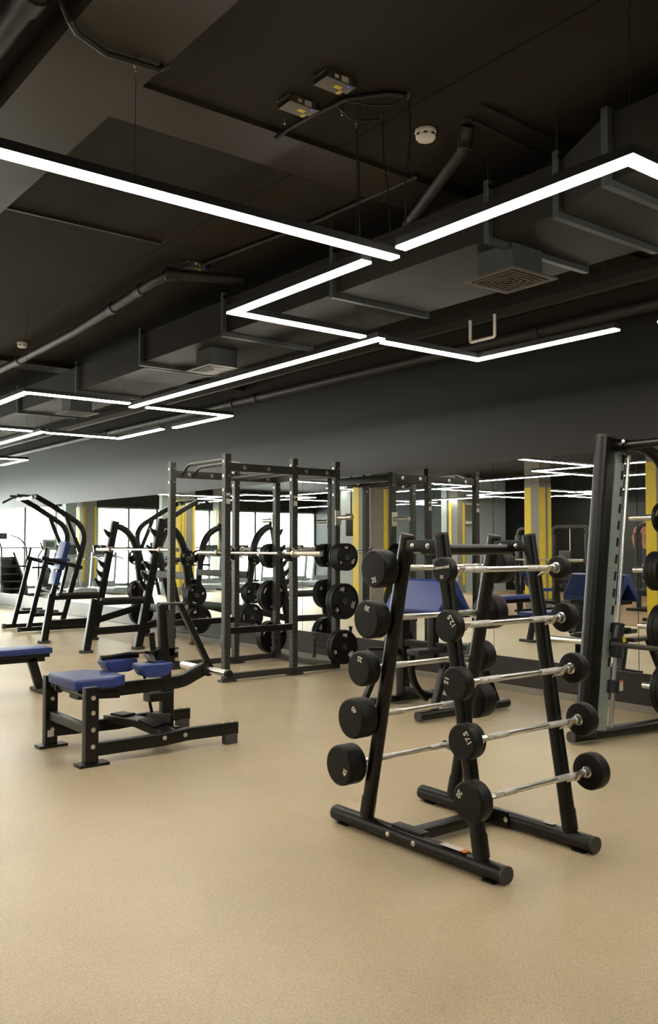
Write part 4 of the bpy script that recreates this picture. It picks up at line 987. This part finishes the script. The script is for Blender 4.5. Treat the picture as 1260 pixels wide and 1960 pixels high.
def elliptical():
    t = thing('elliptical_trainer', 'grey elliptical trainer with a display, seen in the mirror behind the leg-raise tower', 'elliptical trainer', (3.95, 21.6, 0))
    x, y = 3.95, 21.6
    MB().b2(x - 0.30, x + 0.30, y - 0.75, y - 0.65, 0.0, 0.08, 0.02).b2(x - 0.30, x + 0.30, y + 0.65, y + 0.75, 0.0, 0.08, 0.02).b2(x - 0.06, x + 0.06, y - 0.7, y + 0.7, 0.04, 0.12, 0.01).build('base', M['greyplastic'], t)
    MB().lathe([(0, 0), (0.30, 0), (0.33, 0.05), (0.33, 0.20), (0.30, 0.25), (0, 0.25)], (x - 0.125, y + 0.35, 0.42), (1, 0, 0), 32).build('flywheel_cover', M['darkplastic'], t)
    MB().bar([(x, y + 0.25, 0.5), (x, y + 0.05, 1.22)], 0.09, 0.09, (1, 0, 0)).build('mast', M['greyplastic'], t)
    c = MB().box((x, y - 0.02, 1.28), (0.34, 0.07, 0.26), 0.03).build('console', M['greyplastic'], t)
    MB().b2(x - 0.11, x + 0.11, y - 0.062, y - 0.055, 1.23, 1.36).build('screen', M['screen'], c)
    for s_ in (-1, 1):
        MB().tube([(x + s_ * 0.22, y + 0.1, 0.25), (x + s_ * 0.25, y + 0.0, 0.85), (x + s_ * 0.30, y - 0.1, 1.0), (x + s_ * 0.24, y - 0.22, 1.18), (x + s_ * 0.30, y - 0.22, 1.34)], 0.019).build('swing_arm', M['darkplastic'], t)
        MB().bar([(x + s_ * 0.16, y + 0.1, 0.22), (x + s_ * 0.16, y - 0.65, 0.16)], 0.05, 0.05, (1, 0, 0)).build('pedal_arm', M['greyplastic'], t)
        MB().b2(x + s_ * 0.16 - 0.07, x + s_ * 0.16 + 0.07, y - 0.55, y - 0.20, 0.22, 0.26, 0.01).build('pedal', M['darkplastic'], t)
elliptical()
def stair():
    x, y = 4.75, 22.2
    t = thing('stair_climber', 'dark stair climber with curved handrail, seen in the mirror at the left edge', 'stair climber', (x, y, 0))
    MB().prism([(y - 0.55, 0.05), (y + 0.7, 0.05), (y + 0.7, 1.05), (y + 0.45, 1.1), (y - 0.5, 0.3)], 'x', x - 0.32, x - 0.26, 0.01).prism([(y - 0.55, 0.05), (y + 0.7, 0.05), (y + 0.7, 1.05), (y + 0.45, 1.1), (y - 0.5, 0.3)], 'x', x + 0.26, x + 0.32, 0.01).build('side_panel', M['darkplastic'], t)
    for k in range(5):
        MB().b2(x - 0.26, x + 0.26, y - 0.50 + k * 0.2, y - 0.26 + k * 0.2, 0.20 + k * 0.17, 0.235 + k * 0.17, 0.004).build('step', M['darkplastic'], t)
    for s_ in (-1, 1):
        MB().tube([(x + s_ * 0.30, y - 0.45, 0.10), (x + s_ * 0.30, y - 0.45, 1.12)] + bez((x + s_ * 0.3, y - 0.45, 1.12), (x + s_ * 0.3, y - 0.42, 1.32), (x + s_ * 0.28, y + 0.1, 1.45)) + [(x + s_ * 0.24, y + 0.55, 1.52)], 0.02).build('handrail', M['darkplastic'], t)
    MB().box((x, y + 0.55, 1.50), (0.30, 0.06, 0.16), 0.02).build('console', M['darkplastic'], t)
    MB().b2(x - 0.26, x + 0.26, y + 0.35, y + 0.68, 0.05, 0.98, 0.01).build('body', M['darkplastic'], t)
stair()

# ---------------------------------------------------------------- back of the room (seen in the mirrors)
t = thing('hanging_television', 'dark flat television hung high, seen in the mirror left of the yellow column', 'television', (-0.65, 15.5, 1.6))
MB().box((-0.65, 15.5, 1.72), (0.30, 0.05, 0.50), 0.01).build('panel', M['poster'], t); MB().cyl((-0.65, 15.5, 1.9), (-0.65, 15.5, CZ), 0.02, 10).build('ceiling_pole', M['pipe'], t)
o = plane_box('wall_inner', -7.8, -5.4, 17.2, 17.4, 0, CZ, 'pilaster'); struct(o)
struct(plane_box('wall_divider', -2.3, -0.75, 16.0, 16.15, 0, 2.55, 'pilaster'))
struct(plane_box('trim_7', 1.62, 1.95, 25.6, 25.9, 0, 2.6, 'pilaster'))
struct(plane_box('trim_8', 1.15, 1.35, 20.7, 20.85, 0, 2.6, 'pilaster'))
t = thing('air_conditioner', 'white framed air conditioning unit high on the pale wall, seen in the mirror', 'air conditioner', (-6.0, 17.15, 2))
MB().b2(-6.45, -5.75, 17.02, 17.2, 1.85, 2.45, 0.01).build('case', M['white'], t); MB().b2(-6.36, -5.84, 17.005, 17.02, 1.93, 2.37).build('grille', M['column'], t)
# bodybuilder wall print (flat poster)
t = thing('wall_poster', 'large black wall print of a muscular man in dark shorts, mirrored at right', 'poster', (LX, 12.6, 1.2))
MB().b2(LX, LX + 0.02, 11.3, 13.7, 0.15, 2.35).build('board', M['poster'], t, smooth=False)
def print_part(name, poly, mat, z=0.0):
    MB().prism([(12.55 + a, b) for a, b in poly], 'x', LX + 0.02, LX + 0.0225 + z).build(name, M[mat], t, smooth=False)
print_part('printed_torso', [(-0.20, 1.18), (0.20, 1.18), (0.26, 1.45), (0.34, 1.72), (0.24, 1.84), (0.07, 1.88), (-0.07, 1.88), (-0.24, 1.84), (-0.34, 1.72), (-0.26, 1.45)], 'skin')
print_part('printed_head', [(0.10 * math.cos(a * math.pi / 8), 2.02 + 0.13 * math.sin(a * math.pi / 8)) for a in range(16)], 'skin')
print_part('printed_arm', [(-0.30, 1.80), (-0.55, 1.80), (-0.80, 1.68), (-0.78, 1.58), (-0.52, 1.64), (-0.30, 1.62)], 'skin')
print_part('printed_arm', [(0.30, 1.80), (0.45, 1.70), (0.52, 1.45), (0.46, 1.20), (0.38, 1.22), (0.40, 1.45), (0.30, 1.60)], 'skin')
print_part('printed_shorts', [(-0.24, 1.18), (0.24, 1.18), (0.30, 0.80), (0.05, 0.80), (0, 0.98), (-0.05, 0.80), (-0.30, 0.80)], 'shorts', 0.001)
print_part('printed_leg', [(-0.26, 0.80), (-0.07, 0.80), (-0.10, 0.35), (-0.22, 0.35)], 'skin')
print_part('printed_leg', [(0.26, 0.80), (0.07, 0.80), (0.10, 0.35), (0.22, 0.35)], 'skin')

def bench_press(x, y, label):
    t = thing('bench_press', label, 'bench', (x, y, 0))
    MB().box((x, y, 0.40), (1.1, 0.27, 0.06), 0.02).build('seat_pad', M['blue'], t)
    MB().bar([(x - 0.5, y, 0.33), (x + 0.6, y, 0.33)], 0.06, 0.06).build('spine_beam', M['black'], t)
    for s_ in (-1, 1):
        MB().bar([(x - 0.55, y + s_ * 0.42, 0.03), (x - 0.45, y + s_ * 0.42, 1.05)], 0.06, 0.07).build('upright', M['black'], t)
        MB().bar([(x - 0.9, y + s_ * 0.42, 0.03), (x + 0.1, y + s_ * 0.42, 0.03)], 0.06, 0.05).build('base_rail', M['black'], t)
        MB().prism([(x - 0.45, 0.98), (x - 0.37, 0.96), (x - 0.33, 1.02), (x - 0.345, 1.03), (x - 0.38, 0.985), (x - 0.45, 1.01)], 'y', y + s_ * 0.42 - 0.02, y + s_ * 0.42 + 0.02).build('bar_catch', M['black'], t)
    MB().bar([(x - 0.53, y - 0.42, 0.30), (x - 0.53, y + 0.42, 0.30)], 0.05, 0.05, (0, 0, 1)).build('cross_beam', M['black'], t)
    MB().bar([(x + 0.45, y, 0.31), (x + 0.5, y, 0.03)], 0.06, 0.06).build('leg', M['black'], t)
bench_press(0.35, 9.9, 'black bench press with blue pad, seen in the mirror under the rack bars')
olympic_bar(8.85, 10.95, -0.02, 1.015, 'barbell on the bench press seen in the mirror behind the barbell rack')
def incline(x, y, label, rz=0):
    t = thing('incline_bench', label, 'bench', (x, y, 0))
    R = Matrix.Rotation(math.radians(-35), 3, 'Y')
    MB().box((x + 0.32, y, 0.66), (0.80, 0.27, 0.06), 0.02, R).build('back_pad', M['blue'], t)
    MB().box((x - 0.18, y, 0.42), (0.32, 0.27, 0.06), 0.02).build('seat_pad', M['blue'], t)
    MB().bar([(x - 0.5, y, 0.05), (x + 0.6, y, 0.05)], 0.06, 0.05).build('base_rail', M['black'], t)
    MB().bar([(x - 0.1, y, 0.06), (x - 0.05, y, 0.40)], 0.06, 0.06).build('post', M['black'], t)
    MB().bar([(x + 0.45, y, 0.06), (x + 0.42, y, 0.68)], 0.05, 0.05).build('rear_strut', M['black'], t)
incline(-1.6, 8.4, 'blue incline bench on the brown flooring, seen in the mirror at the right edge')
incline(-1.5, 11.0, 'blue incline bench seen in the mirror behind the barbell rack')
def cable_machine(x, y, label):
    t = thing('cable_machine', label, 'exercise machine', (x, y, 0))
    for s_ in (-1, 1):
        MB().bar([(x, y + s_ * 0.45, 0.03), (x, y + s_ * 0.45, 1.5)] + bez((x, y + s_ * 0.45, 1.5), (x, y + s_ * 0.45, 1.66), (x, y + s_ * 0.30, 1.66), 4) + [(x, y, 1.66)], 0.07, 0.07, (1, 0, 0)).build('frame_post', M['grey'], t)
    MB().b2(x - 0.35, x + 0.35, y - 0.5, y + 0.5, 0.013, 0.06, 0.01).build('base', M['black'], t)
    MB().b2(x - 0.08, x + 0.08, y - 0.12, y + 0.12, 0.1, 0.9, 0.005).build('weight_stack', M['rubber'], t)
    MB().box((x + 0.35, y, 0.42), (0.35, 0.32, 0.07), 0.02).build('seat', M['darkplastic'], t)
    MB().box((x + 0.16, y, 0.85), (0.07, 0.30, 0.6), 0.02).build('back_pad', M['darkplastic'], t)
    MB().tube([(x, y, 0.9), (x, y, 1.62)], 0.008, 8).build('cable', M['steel'], t)
cable_machine(-3.6, 11.8, 'grey framed weight machine in the dark back, mirrored right of the striped column')
cable_machine(-3.4, 9.6, 'grey framed weight machine before the wall print, seen in the mirror')
cable_machine(-4.6, 13.6, 'dark weight machine in the far back, seen in the mirror between the rack uprights')
